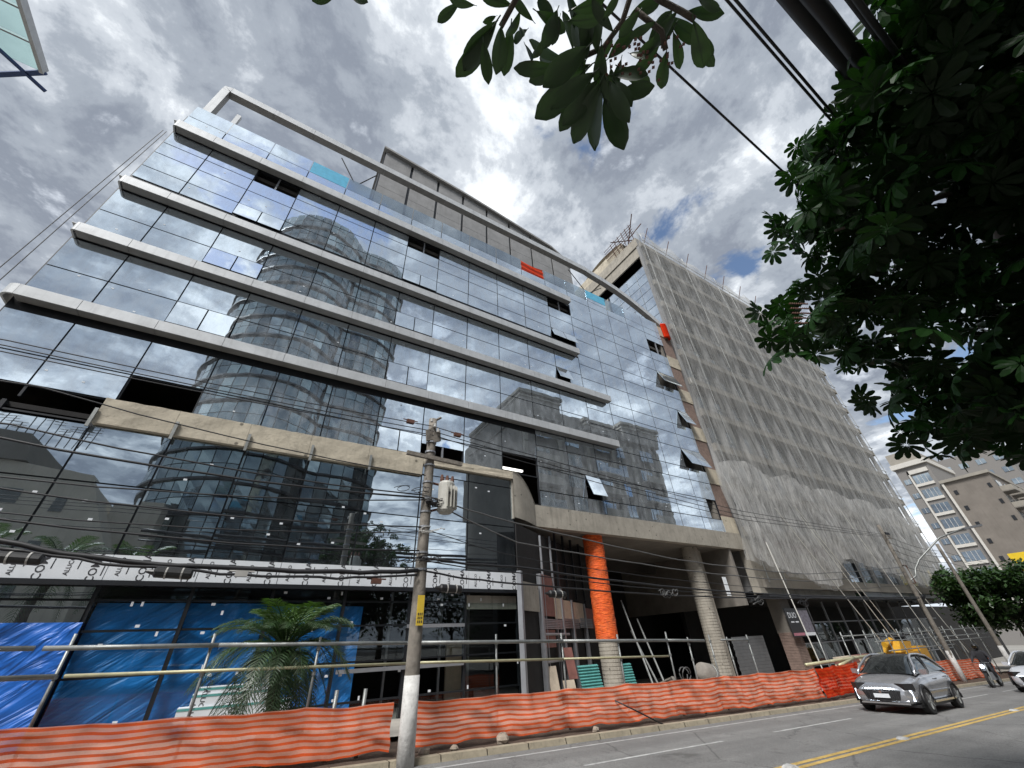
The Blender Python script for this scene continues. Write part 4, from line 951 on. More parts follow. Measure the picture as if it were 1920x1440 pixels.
MB().tube([(xt-.1, Y1-.05, zt-.3), (X1, Y1, zt-.42)], .03, 6).build('bracket', M['rust'], TR); MB().tube([(xt-.1, Y1-.05, zt+.3), (X1, Y1, zt+.35)], .03, 6).build('bracket', M['rust'], TR)
MB().box((xt-.03, Y1-.35, zt), (xt+.06, Y1-.343, zt+.06)).build('tank_mark', M['ink'], TR)
# far poles
Y2 = 10.3; X2 = 3.44*Y2
p2 = pole(X2, Y2, .552*Y2+H, 'far slim pole with limewashed foot carrying a street lamp arm', .13, .10, 1.5)
a = W(3.56, .25, Y2)
MB().tube([(X2, Y2, .22*Y2+H), (a.x, Y2-.1, .25*Y2+H), (a.x+.12, Y2-.25, .29*Y2+H), (a.x+.45, Y2-.6, .34*Y2+H), (a.x+1.6, Y2-1.9, .42*Y2+H+.35), (a.x+2.6, Y2-3.0, .42*Y2+H+.75)], .05, 8).build('lamp_arm', M['steel'], p2, smooth=True)
MB().obox((a.x+3.0, Y2-3.4, .40*Y2+H+1.02), (.35, -.38, .06), (.1, .1, 0), (0, 0, .06)).build('lamp_head', M['frame_g'], p2)
for v in (.485, .47): MB().obox((X2+.3, Y2-.1, v*Y2+H), (.35, 0, .03), (0, .04, 0), (0, 0, .04)).build('crossarm', M['wood_p'], p2)
for k in range(3): MB().tube([(X2+.15+.25*k, Y2-.1, .49*Y2+H), (X2+.15+.25*k, Y2-.1, .49*Y2+H+.16)], .05, 7).build('insulator', M['frame'], p2)
b = MB(); fx = X2+.55
for q in ((.305, .305), (.30, .215), (.215, .215)): pass
b.tube([(X2, Y2, .31*Y2+H), (fx, Y2-.1, .31*Y2+H), (fx, Y2-.1, .21*Y2+H), (X2+.1, Y2, .205*Y2+H)], .035, 6); b.build('cable_frame', M['rust'], p2)
Y3 = 10.6; X3 = 4.40*Y3
p3 = pole(X3, Y3, .50*Y3+H, 'farthest leaning pole in front of the bushy street tree', .14, .11, 1.7)
# ------------------------------------------------------------ overhead cables
def cable(pts, r, lb, sag=.0, m='cable', name='overhead_cable', n=10, group='overhead cables along the street', jit=0.):
    out = []
    for i in range(len(pts)-1):
        a, c = Vector(pts[i]), Vector(pts[i+1])
        for k in range(n):
            t = k/n; q = a.lerp(c, t); q.z -= sag*4*t*(1-t); 
            if jit: q += Vector((0, jit*nz(q.x*1.3, r*90), jit*nz(q.x*1.7, r*70, 4)))
            out.append(q)
    out.append(Vector(pts[-1]))
    return tag(MB().tube(out, r, 6).build(name, M[m], None, smooth=True), lb, 'cable', group)
YW = Y1-.12
def CW(us, Y=YW): return [W(u, v, Y) for u, v in us]
hi = [(.553,.556,.516,.470,.492), (.541,.540,.499,.449,.483), (.527,.527,.482,.430,.476)]
nm = ('top', 'second', 'third')
for k, (a, c, d_, e, f) in enumerate(hi):
    zl = a
    cable([W(-1.1, a-.02, YW), W(-.53, a-.014, YW), W(.345, c, YW)], .011, 'thin %s conductor running left from the near pole top' % nm[k], .05)
    cable([W(.35, c, YW), W(.752, d_+.012, YW+.1), W(1.30, (d_+e)/2+.0, YW+.3), W(1.87, e, YW+.5), W(3.46, f, Y2-.1)], .012, 'thin %s conductor from the near pole top to the far pole' % nm[k], .02)
lowL = [(.455,.40,.012), (.372,.345,.016), (.345,.338,.022), (.278,.332,.014), (.262,.262,.016), (.222,.250,.012), (.216,.205,.018)]
for k, (a, c, r) in enumerate(lowL):
    cable([W(-1.1, a+.02, YW), W(-.45, a, YW), W(.34, c, YW)], r, 'black cable %s of the sagging telecom set left of the near pole' % ('first (topmost)', 'second', 'third', 'fourth', 'fifth', 'sixth', 'seventh')[k], .14, jit=.02)
bund = cable([W(-1.1, .205, YW), W(-.37, .176, YW), W(-.1, .150, YW), W(.34, .160, YW)], .045, 'thick black cable bundle hanging across the printed white strip', .05, jit=.05)
cable([W(-.37, .168, YW-.05), W(-.02, .140, YW-.05), W(.34, .150, YW-.05)], .025, 'black cable lashed just below the thick bundle', .06, jit=.07)
rt = [(.345,.300,.234,.216,.30,.018), (.338,.246,.200,.186,.268,.018), (.190,.180,.141,.128,.135,.028), (.160,.139,.117,.118,.128,.022), (.262,.205,.165,.15,.2,.010), (.185,.165,.13,.122,.13,.014)]
for k, (a, c, d_, e, f, r) in enumerate(rt):
    cable([W(.34, a, YW), W(.63, c, YW+.1), W(1.33, d_, YW+.35), W(2.2, e, YW+.6), W(3.45, f, Y2-.1)], r, '%s cable strung from the near pole past the orange column' % ('topmost twisted', 'second twisted', 'thick black', 'lowest black', 'thin upper', 'thin lower')[k], .04, 'cable_g' if k < 2 else 'cable', jit=.03)
for k in range(5):
    cable([W(3.46, .49-.045*k, Y2-.1), W(4.4, .45-.04*k, Y3), W(7, .42-.05*k, Y3+.3)], .014, 'cable %s beyond the far pole' % ('first (topmost)', 'second', 'third', 'fourth', 'lowest')[k], .25)
# tangles of drop wires at the near pole and mid span
def squiggle(c, n, s, r, m, lb, seed):
    rnd = random.Random(seed); b = MB()
    for q in range(n):
        o = Vector(c)+Vector((rnd.uniform(-.35,.35), rnd.uniform(-.08,.08), rnd.uniform(-.10,.04)))*s; ra, rb = rnd.uniform(.06,.22)*s, rnd.uniform(.03,.10)*s; ph = rnd.uniform(0, 6.28); tw = rnd.uniform(.8, 1.6); dr = rnd.uniform(-.25, .25)*s; pts = []
        for k in range(18):
            t = ph+k*tw*.33; pts.append(o+Vector((ra*math.cos(t)+dr*k/18, .04*s*math.sin(t*.7), rb*math.sin(t*1.1)-.05*s*math.sin(k/18*math.pi))))
        b.tube(pts, r, 5)
    return stuff(tag(b.build('wire_tangle', M[m], None, smooth=True), lb, 'wires'))
squiggle((X1+.3, Y1-.2, .325*Y1+H), 12, .85, .009, 'cable', 'tangle of black drop wires around the transformer', 3)
squiggle((X1-.35, Y1-.2, .355*Y1+H), 4, .8, .009, 'cable', 'loose black wire ends left of the transformer', 5)
squiggle((X1+.25, Y1-.2, .26*Y1+H), 3, .9, .008, 'cable_w', 'looping white wires below the transformer', 8)
squiggle((X1, Y1-.2, .19*Y1+H), 8, .9, .009, 'cable', 'tangle of wires at the lower clamps of the near pole', 12)
squiggle(W(1.22, .128, YW+.3), 8, .9, .011, 'cable_g', 'tangle of grey wires in front of the round column', 15)
squiggle(W(1.75, .115, YW+.5), 7, 1.3, .013, 'cable_g', 'tangle of wires under the concrete apron', 18)
squiggle(W(2.1, .11, YW+.5), 5, 1.3, .013, 'cable', 'dark wire tangle above the shop banner', 21)
squiggle((X2+.1, Y2-.2, .14*Y2+H), 10, 1.0, .014, 'cable', 'wire tangle half way up the far pole', 25)
# cable closures
for (u, v), lb in (((-.336,.152),'black splice closure at the left picture edge'), ((-.127,.137),'large black splice closure on the printed strip'), ((.429,.122),'flat black splice closure right of the near pole'), ((.756,.114),'black splice closure in front of the plywood panels')):
    c = W(u, v, YW-.05); t = thing('splice_closure', lb, 'cable closure', c, 'cable splice closures')
    MB().tube([c-Vector((.27,0,-.01)), c-Vector((.24,0,-.01)), c+Vector((.24,0,-.01)), c+Vector((.27,0,-.01))], [.06,.085,.085,.06], 12).build('body', M['black'], t, smooth=False)
    MB().tube([c-Vector((.38,0,-.02)), c-Vector((.27,0,-.01))], [.02,.05], 8).build('neck', M['black'], t)
    for dx in (-.1, .12): MB().tube([c+Vector((dx-.012,0,0)), c+Vector((dx+.012,0,0))], .092, 12).build('strap', M['porcelain'], t)
for (u, v), lb, m in (((.245,.134),'small reddish junction box left of the near pole','rust'), ((-.02,.14),'small grey junction box on the printed strip','porcelain'), ((.28,.555),'small clamp on the conductors left of the pole top','rust'), ((.43,.545),'small clamp on the conductors right of the pole top','rust')):
    c = W(u, v, YW-.03); t = MB().box(c-Vector((.1,.05,.05)), c+Vector((.1,.05,.05))); t.tube([c-Vector((.2,0,-.04)), c+Vector((.2,0,.04))], .015, 5); tag(t.build('junction_box', M[m], None), lb, 'junction box')
# cables over the camera, along the near side of the street
for k, (y, z, r, lb) in enumerate(((-.74, 6.0, .10, 'thickest cable bundle overhead at the upper right'), (-.82, 5.75, .08, 'second thick cable bundle overhead beside the thickest'), (-1.0, 5.55, .045, 'medium overhead cable right of the thick bundles'), (-.95, 5.1, .03, 'thin overhead cable right of the thick bundles'))):
    cable([(-6, y+.05, z+H+.25), (3., y, z+H), (12, y-.2, z+H-.1), (30, y-.5, z+H+.5)], r, lb, .08, group='cables over the near pavement', jit=.03)
for y, z, lb in ((-.37, 6.2, 'thin overhead wire left of the thick bundles'), (-.40, 6.2-.35, 'second thin overhead wire close to the first'), (.43, 6.6, 'lone thin wire from the hanging leaves to the right tree')):
    cable([(-4, y, z+H+.1), (8, y, z+H-.05), (26, y, z+H+.2)], .016, lb, .05, group='cables over the near pavement')
for k, lb in enumerate(('left slack rope from the band ends of the glass facade', 'second slack rope beside the first')):
    cable([(-8.95-.12*k, 15.3, 20.9+H), (-9.3-.25*k, 15.3, 10.3+H), (-9.5-.4*k, 15.3, 4.)], .013, lb, .0, 'cable_g', 'rope', group='facade ropes')

# ------------------------------------------------------------ palms
def frond_mesh(name, m, L=1.5, seed=0, droop=1.0, rise=.8, nl=34, wl=.40):
    rnd = random.Random(seed); b = MB(); pts = []
    for i in range(13):
        t = i/12; pts.append(Vector((L*t*(1-.12*t*droop), 0, L*(rise*t - droop*.75*t*t))))
    b.tube(pts, [lerp(.018, .004, i/12) for i in range(13)], 5, cap=False)
    for k in range(nl):
        t = .14+.86*k/(nl-1); f = t*12; i = min(11, int(f)); p = pts[i].lerp(pts[i+1], f-i); tg = (pts[i+1]-pts[i]).normalized()
        up = Vector((0,1,0)).cross(tg)*-1
        l = wl*(math.sin(math.pi*(.12+.86*t))**.7)*rnd.uniform(.85, 1.1)
        for s in (-1, 1):
            d = (Vector((0, s, 0))*.75 + tg*.75 - up*(-.25)*0 + Vector((0,0,rnd.uniform(.0,.25)))).normalized(); wd = tg*.0115
            q1 = p + d*l*.5 + Vector((0,0,-.02*l)); q2 = p + d*l + Vector((0,0,-.28*l))
            b.add([p-wd*.6, p+wd*.6, q1+wd, q1-wd, q2], [(0,1,2,3), (3,2,4)])
    me = bpy.data.meshes.new(name); me.from_pydata(b.v, [], b.f); me.materials.append(M[m]); me.update(); return me
FR = [frond_mesh('frond_a', 'palm', 1.45, 1, .95, .95), frond_mesh('frond_b', 'palm', 1.5, 2, 1.35, .75), frond_mesh('frond_c', 'palm', 1.35, 3, 1.75, .45), frond_mesh('frond_y', 'palm_y', 1.05, 4, .8, 1.1), frond_mesh('frond_d', 'palm', 1.3, 6, 1.6, -.05)]
def make_palm(x, y, zc, s, lb, nf=30, seed=4, ground=None):
    g = gz(x) if ground is None else ground; rnd = random.Random(seed)
    p = thing('palm_tree', lb, 'palm tree', (x, y, g), None)
    b = MB(); n = 16; b.tube([(x+.03*math.sin(i), y, lerp(g-.1, zc, i/n)) for i in range(n+1)], [lerp(.13, .09, i/n)*s*(1+.12*(i%2)) for i in range(n+1)], 10); b.build('trunk', M['bark'], p)
    b = MB()
    for k in range(14):
        a = k*2.4; b.tube([(x, y, zc-.35*s), (x+.16*s*math.cos(a), y+.16*s*math.sin(a), zc-.1*s), (x+.2*s*math.cos(a), y+.2*s*math.sin(a), zc+.25*s)], [.03*s, .035*s, .01], 5)
    b.build('leaf_base', M['bark'], p)
    for k in range(nf):
        t = k/nf; a = k*2.399+rnd.uniform(-.2,.2)
        me = FR[3] if t < .2 else FR[0] if t < .42 else FR[1] if t < .66 else FR[2] if t < .86 else FR[4]
        o = inst(me, 'frond', p, (x, y, zc+(.1 if t < .4 else 0)*s), (s*rnd.uniform(.85,1.1),)*3, (0, rad(-12 if t < .2 else (8 if t > .8 else 0)), a)); o.rotation_mode = 'XYZ'
    return p
make_palm(1.03, 11.45, .002*11.45+H, 1.15, 'small green palm behind the orange barrier in front of the blue tarpaulin', 74)

# ------------------------------------------------------------ broad leaved branch above the camera
BR = [(0.286,0.445,3.930,0.221,0.707,3.945),(0.260,0.355,3.535,0.298,0.466,3.435),(0.341,0.394,3.876,0.405,0.566,3.866),(0.265,0.392,3.810,0.223,0.430,3.776),(0.118,0.427,3.787,0.064,0.526,3.785),(0.359,0.362,3.761,0.375,0.373,3.699),(0.541,0.370,3.648,0.386,0.466,3.647),(0.592,0.356,3.776,0.439,0.401,3.886),(0.631,0.329,3.876,0.519,0.252,3.922),(0.648,0.313,3.633,0.545,0.554,3.571),(0.621,0.275,3.452,0.522,0.439,3.370),(0.708,0.316,3.622,0.665,0.512,3.563),(0.709,0.301,3.582,0.759,0.553,3.576),(0.740,0.315,3.639,0.858,0.522,3.557),(0.707,0.278,3.517,0.826,0.319,3.375),(0.738,0.272,3.549,0.827,0.285,3.446),(0.665,0.292,3.662,0.596,0.448,3.740),(0.784,0.279,3.700,0.878,0.194,3.616),(0.821,0.258,3.795,0.993,0.232,3.777),(0.917,0.103,3.691,1.014,0.210,3.709),(0.902,0.049,3.713,1.025,0.118,3.704),(0.860,-0.016,3.531,1.021,0.056,3.536),(0.938,-0.026,3.796,1.025,-0.093,3.693),(0.865,0.074,3.724,0.857,0.191,3.757),(0.778,0.059,3.618,0.730,0.148,3.637),(0.660,0.253,3.659,0.593,0.168,3.760),(0.585,0.276,3.685,0.475,0.187,3.778),(0.466,0.286,3.645,0.372,0.247,3.733),(0.424,0.341,3.900,0.303,0.319,3.916),(0.459,0.336,3.739,0.471,0.427,3.790),(0.309,0.335,3.838,0.182,0.375,3.844),(0.674,0.067,3.542,0.650,0.159,3.515),(0.798,0.191,3.717,0.840,0.164,3.645),(0.768,0.264,3.821,0.791,0.134,3.785),(0.816,0.232,3.809,0.858,0.345,3.744),(0.698,0.318,3.861,0.680,0.452,3.878),(0.692,0.274,3.653,0.840,0.371,3.582),(0.851,-0.003,3.681,0.861,0.125,3.689),(0.453,0.237,3.635,0.463,0.313,3.574),(0.331,0.317,3.740,0.334,0.425,3.792),(0.575,0.214,3.752,0.632,0.288,3.655),(0.856,0.129,3.757,0.878,0.008,3.792),(-0.315,0.665,3.848,-0.379,0.710,3.771),(-0.262,0.622,3.791,-0.189,0.593,3.733),(0.890,-0.065,3.664,0.954,-0.085,3.593),(0.478,0.228,3.591,0.593,0.153,3.629),(0.618,0.156,3.501,0.504,0.134,3.540),(0.746,0.111,3.816,0.801,0.008,3.756),(0.360,0.267,3.604,0.500,0.264,3.636),(0.166,0.388,3.707,0.071,0.426,3.741),(0.559,0.153,3.485,0.555,0.073,3.468)]
def leaf_mesh(name, m, w=.36):
    b = MB(); n = 8
    for i in range(n+1):
        t = i/n; hw = w*.5*interp([0,.12,.3,.5,.68,.82,.92,1.], [.02,.35,.72,.95,1.,.85,.55,.08], t)
        z = .06*math.sin(math.pi*t); b.v += [Vector((t, -hw, z+.10*hw)), Vector((t, -hw*.5, z-.02)), Vector((t, 0, z-.05*hw)), Vector((t, hw*.5, z-.02)), Vector((t, hw, z+.10*hw))]
    for i in range(n):
        for j in range(4): b.f.append((i*5+j, (i+1)*5+j, (i+1)*5+j+1, i*5+j+1)); b.mi.append(0)
    b.tube([(-.1, 0, 0), (.5, 0, .035), (1, 0, 0)], [.014,.011,.003], 4, cap=False)
    me = bpy.data.meshes.new(name); me.from_pydata(b.v, [], b.f); me.materials.append(M[m]); me.polygons.foreach_set('use_smooth', [True]*len(me.polygons)); me.update(); return me
LM = [leaf_mesh('broad_leaf', 'leafb', .34), leaf_mesh('broad_leaf', 'leafb', .40)]
HB = thing('leafy_branch', 'dark broad leaved branch with small fruit hanging in from the top edge', 'branch', (.66, .03, 3.71))
rnd = random.Random(3)
for q in list(BR):
    if q[0] > .25 and rnd.random() < .55:
        j = [rnd.uniform(-.07,.07) for _ in range(6)]; s_ = rnd.uniform(.8, 1.1)
        BR.append(tuple(q[k]+j[k%3] + (0 if k < 3 else (q[k]-q[k-3])*(s_-1)+j[k]*.8) for k in range(6)))
for i, q in enumerate(BR):
    a, c = Vector(q[:3]), Vector(q[3:]); d = c-a; l = d.length; x = d.normalized(); toc = (Vector((0,0,H))-a).normalized()
    nrm = (toc + Vector((rnd.uniform(-.7,.7), rnd.uniform(-.7,.7), rnd.uniform(-.5,.5)))).normalized(); y = nrm.cross(x).normalized(); z = x.cross(y)
    o = inst(LM[i % 2], 'leaf', HB, a, (l, l, l)); o.rotation_euler = Matrix((x, y, z)).transposed().to_euler()
b = MB()
for s in [[(0.29, 0.4, 3.75), (0.3, 0.32, 3.76), (0.31, 0.25, 3.77)], [(0.56, 0.38, 3.7), (0.62, 0.31, 3.7), (0.68, 0.23, 3.69), (0.69, 0.13, 3.69), (0.66, 0.03, 3.71)], [(0.74, 0.31, 3.65), (0.7, 0.28, 3.67), (0.68, 0.23, 3.69)], [(0.88, 0.1, 3.62), (0.83, 0.07, 3.64), (0.71, 0.08, 3.69)], [(0.9, -0.02, 3.61), (0.85, -0.01, 3.64), (0.77, 0.01, 3.67), (0.66, 0.03, 3.71)]]: b.tube(s, [.011]*len(s), 6)
b.tube([(.31,.25,3.77), (.5,.0,3.95), (.66,.03,3.71)], .014, 6); b.tube([(.66,.03,3.71), (.55,-.6,4.2), (.2,-1.8,4.6), (-.6,-2.6,4.7)], [.012,.02,.035,.06], 7)
b.build('stem', M['bark'], HB, smooth=True)
b = MB()
for k in range(55):
    c0 = Vector(rnd.choice(((.75,.20,3.62), (.80,.15,3.61), (.85,.12,3.60), (.72,.22,3.60), (.9,.08,3.6)))) + Vector((rnd.gauss(0,.035), rnd.gauss(0,.04), rnd.gauss(0,.03))); r = .008
    b.add([c0+Vector(v)*r for v in ((1,0,0),(-1,0,0),(0,1,0),(0,-1,0),(0,0,1),(0,0,-1))], [(0,2,4),(2,1,4),(1,3,4),(3,0,4),(2,0,5),(1,2,5),(3,1,5),(0,3,5)])
stuff(b.build('fruit', M['rust'], HB))
# trunk of that tree stands behind the photographer
b = MB().tube([(-.6, -2.6, -.1), (-.7, -2.6, 2.), (-.6, -2.6, 4.7), (-.2, -2.9, 6.5)], [.2,.17,.13,.06], 10); b.build('trunk', M['bark'], HB, smooth=True)

# ------------------------------------------------------------ umbrella tree on the right
TP = [(7.99,-0.04,5.01),(8.53,-0.88,4.59),(8.24,-1.18,5.06),(6.16,0.33,6.72),(6.12,-2.20,7.40),(5.11,0.87,5.74),(6.09,-0.03,4.76),(5.75,-1.74,5.84),(4.97,-2.20,7.94),(5.89,-0.89,8.05),(5.51,-1.08,6.91),(5.97,-2.49,8.24),(5.70,-2.61,7.60),(5.11,0.07,5.23),(6.43,-2.36,6.77),(5.48,-0.67,7.21),(5.83,-2.30,7.43),(6.08,-0.07,3.37),(5.14,-2.18,6.29),(6.98,0.57,3.53),(6.32,-1.18,4.82),(6.58,-1.35,4.90),(6.96,0.64,6.94),(4.87,-0.58,5.73),(5.25,-2.39,6.80),(5.98,-2.32,7.19),(6.86,-0.22,7.93),(6.74,-0.53,6.75),(6.03,-0.79,5.60),(7.88,-0.35,4.42),(5.76,-1.59,6.52),(6.53,-0.51,4.42),(6.37,0.84,5.79),(7.88,-0.88,5.18),(7.17,0.44,6.17),(7.03,-1.85,6.64),(8.53,-0.91,5.07),(7.17,-1.59,5.62),(6.24,-0.27,4.17),(7.29,-0.97,5.42),(7.32,0.11,6.17),(5.90,-1.79,7.26),(4.77,-1.99,7.31),(4.66,-0.25,6.27),(5.07,-1.92,7.39),(7.19,-1.62,6.32),(5.16,-1.08,5.70),(7.84,-0.68,6.37),(6.60,-1.10,4.55),(5.78,-0.28,4.90),(4.68,-1.14,6.88),(7.59,-2.09,6.39),(7.77,1.32,5.49),(5.24,-1.64,6.05),(6.26,0.43,6.07),(7.46,-0.61,5.70),(7.13,0.80,5.27),(8.48,1.28,4.22),(5.06,-2.16,8.29),(6.98,-0.11,6.32),(6.47,-0.73,7.64),(5.95,-2.54,7.61),(5.77,-1.08,5.64),(6.45,0.10,3.24),(6.42,-0.33,5.97),(6.02,0.26,3.86),(5.93,-0.79,3.80),(6.11,-2.06,6.73),(5.61,-1.99,7.24),(5.72,-1.54,6.90),(5.83,-0.45,4.41),(6.28,0.11,3.79),(5.26,-1.57,8.51),(6.96,-1.27,5.47),(6.81,-0.98,4.72),(4.04,-1.40,6.79),(6.21,1.05,3.86),(4.63,0.09,5.93),(4.82,-0.90,5.91),(3.95,-1.44,7.25),(4.40,-0.79,6.18),(5.45,0.38,6.72),(4.42,-1.64,7.06),(6.47,-0.71,6.25),(6.83,-0.14,3.83),(7.85,0.74,4.00),(6.28,1.29,5.71),(6.26,-0.50,3.56),(3.92,-1.57,6.90),(7.27,1.92,6.59),(5.02,-1.57,6.87),(7.41,-0.92,6.08),(4.58,-1.05,6.06),(5.52,0.79,4.85),(7.24,1.20,6.85),(7.08,-1.59,6.89),(5.95,0.89,7.03),(6.34,-0.41,7.02),(6.51,-1.60,5.37),(6.61,-0.20,3.28),(6.02,0.12,4.39),(5.56,0.19,4.45),(6.36,-0.94,5.34),(5.51,-1.84,5.67),(7.54,-1.71,6.24),(8.00,0.82,5.20),(6.05,-0.50,8.25),(8.74,1.15,4.06),(4.09,-1.35,6.35),(7.35,0.48,4.98),(4.93,-2.00,5.77),(6.38,0.33,3.69),(5.34,-2.05,7.25),(8.53,0.98,4.51),(5.73,-2.62,8.26),(7.88,-0.86,5.46),(6.35,-0.08,4.07),(6.89,0.54,4.10),(6.42,-1.77,6.62),(6.53,0.63,5.51),(5.89,0.16,7.75),(4.58,-1.36,7.09),(6.51,-1.07,6.36),(5.53,-1.24,6.45),(6.58,-1.12,5.83),(8.13,0.50,3.70),(8.33,-0.19,5.50),(4.87,-0.06,5.70),(4.72,-0.88,7.19),(3.83,-1.60,7.30),(5.90,-1.61,8.05),(7.45,0.94,4.54),(5.72,-1.02,5.06),(5.32,-1.76,6.64),(5.36,-1.31,5.95),(6.27,-1.87,6.47),(5.75,1.52,5.10),(7.40,0.42,4.64),(5.98,-0.25,3.38),(7.05,-1.04,7.11),(6.40,-1.67,5.92),(7.47,1.47,5.71),(6.27,0.07,6.46),(7.50,0.39,5.70),(6.51,-0.31,5.64),(5.41,-1.63,5.21),(8.55,-0.00,3.64),(6.64,-1.09,4.97),(8.93,0.35,4.21),(6.90,-0.61,4.14),(4.61,-2.12,5.92),(5.18,-0.12,7.08),(5.70,-0.23,5.87),(5.54,-2.16,6.37),(5.50,-1.90,7.69),(5.54,-2.45,7.58),(5.78,-1.40,8.60),(5.24,-0.79,6.43),(6.97,-0.71,5.26),(5.28,-1.33,4.93),(7.20,-0.03,5.66),(6.72,0.67,7.35),(4.98,-2.07,6.32),(5.93,-0.37,3.60),(6.24,0.86,4.48)]
def palmate(name, n=9, R=.30, seed=0):
    rr = random.Random(seed); b = MB()
    for k in range(n):
        a = 2*math.pi*k/n + rr.uniform(-.08,.08); l = R*rr.uniform(.85,1.05); w = l*.20; dr = rr.uniform(.25,.6); ca, sa = math.cos(a), math.sin(a)
        def P(t, s): return (ca*l*t - sa*w*s, sa*l*t + ca*w*s, -dr*l*t*t*.8 + .012*abs(s))
        b.add([P(.08,0), P(.35,-.6), P(.35,.6), P(.75,-1), P(.75,1), P(.98,-.6), P(.98,.6), P(1.03,0), P(.5,0)], [(0,1,8), (0,8,2), (1,3,8), (8,4,2), (3,5,7,8), (8,7,6,4)])
    b.tube([(0,0,0), (0,0,-.02), (.05*R,0,-.5*R)], .006, 4, cap=False)
    return b
PM = []
for s in range(3):
    b = palmate('umbrella_leaf', 9+s % 2, .30, s); me = bpy.data.meshes.new('umbrella_leaf'); me.from_pydata(b.v, [], b.f); me.materials.append(M['leafs']); me.update(); PM.append(me)
UT = thing('umbrella_tree', 'dark umbrella tree crown filling the upper right corner', 'tree', (9.0, -3.6, gz(9)))
rest = MB(); cnt = 0; TPs = sorted(TP, key=lambda p: (Vector(p)-Vector((0,0,H))).length)
trunk_top = Vector((9.0, -3.4, 6.0))
for i, p in enumerate(TPs):
    if rnd.random() < .09: continue
    for k in range(11):
        c = Vector(p) + Vector((rnd.uniform(-.3,.3), rnd.uniform(-.3,.3), rnd.uniform(-.28,.28)))
        if k > 6: 
            away = (Vector(p)-Vector((0,0,H))).normalized(); c = c + away*rnd.uniform(.3, 1.3)
        e = (rnd.gauss(0,.75), rnd.gauss(0,.75), rnd.uniform(0,6.28)); s = rnd.choice((.5,.6,.7,.8,.95))*rnd.uniform(.9,1.1)
        if k < 2 and i < 150: inst(PM[(i+k) % 3], 'leaf', UT, c, (s,)*3, e)
        else:
            Q = Matrix.Translation(c) @ (Matrix.Rotation(e[2],4,'Z') @ Matrix.Rotation(e[0],4,'X') @ Matrix.Rotation(e[1],4,'Y')) @ Matrix.Scale(s,4); pm = palm_cache[(i+k) % 3] if False else PM[(i+k) % 3]
            rest.add([Q @ v.co for v in pm.vertices], [tuple(f.vertices) for f in pm.polygons])
stuff(rest.build('crown', M['leafs'], UT))
b = MB().tube([(9.0,-3.6,-.4), (8.9,-3.5,2.5), trunk_top], [.22,.19,.15], 10); b.build('trunk', M['bark'], UT, smooth=True)
for i, e in enumerate(((5.0,-.5,6.2), (5.9,.4,6.4), (7.6,.7,4.4), (8.2,.3,4.0), (5.6,-1.6,7.2), (8.0,-.9,8.0), (9.5,.6,5.2), (6.8,.8,6.9))):
    e = Vector(e); m_ = trunk_top.lerp(e, .5)+Vector((0,0,.35)); MB().tube([trunk_top-Vector((0,0,.6)), m_, e], [.09,.055,.02], 7).build('limb', M['bark'], UT, smooth=True)
b = MB()
for k in range(5):   # flower spikes at the crown edge
    a0 = Vector((5.5+.02*k, 1.12-.01*k, 3.35+H+.09*k)); b.tube([a0, a0+Vector((-.28,.12,-.02))], [.006,.004], 5)
    for q in range(9): 
        c0 = a0+Vector((-.28,.12,-.02))*(q/9); b.tube([c0, c0+Vector((0,0,.02))], .01, 5)
stuff(b.build('flower_spike', M['rust'], UT))

# ------------------------------------------------------------ leafy street tree far right
def leafy(x, y, R, zc, lb, n=2600, seed=1, zr=None, trunk=.14, name='street_tree', ls=.16):
    rr = random.Random(seed); t = thing(name, lb, 'tree', (x, y, gz(x))); zr = zr or R*.8
    MB().tube([(x, y, gz(x)-.1), (x+.1, y, lerp(gz(x), zc, .6)), (x, y, zc)], [trunk, trunk*.8, trunk*.5], 8).build('trunk', M['bark'], t, smooth=True)
    for k in range(6):
        a = k*1.05; MB().tube([(x, y, zc-zr*.6), (x+R*.4*math.cos(a), y+R*.4*math.sin(a), zc-zr*.1), (x+R*.75*math.cos(a), y+R*.75*math.sin(a), zc+zr*.3)], [trunk*.5, trunk*.35, .02], 5).build('limb', M['bark'], t)
    cl = [(rr.uniform(-1,1), rr.uniform(-1,1), rr.uniform(-.8,1)) for _ in range(46)]; b = MB()
    for k in range(n):
        c = rr.choice(cl); q = Vector((c[0]*.72+rr.gauss(0,.14), c[1]*.72+rr.gauss(0,.14), c[2]*.72+rr.gauss(0,.12)))
        if q.length > 1.08: q = q.normalized()*1.05
        p = Vector((x+q.x*R, y+q.y*R, zc+q.z*zr)); d = Vector((rr.gauss(0,1), rr.gauss(0,1), rr.gauss(-.4,.6))).normalized(); s = d.cross(Vector((0,0,1))).normalized()*ls*.32; l = ls*rr.uniform(.7,1.4)
        b.add([p, p+d*l*.5+s, p+d*l, p+d*l*.5-s], [(0,1,2,3)])
    stuff(b.build('crown', M['leaft'], t)); return t
leafy(53.5, 10.4, 3.9, 1.5+H, 'bushy dark green street tree at the right edge', 17000, 2, 2.9, ls=.36)
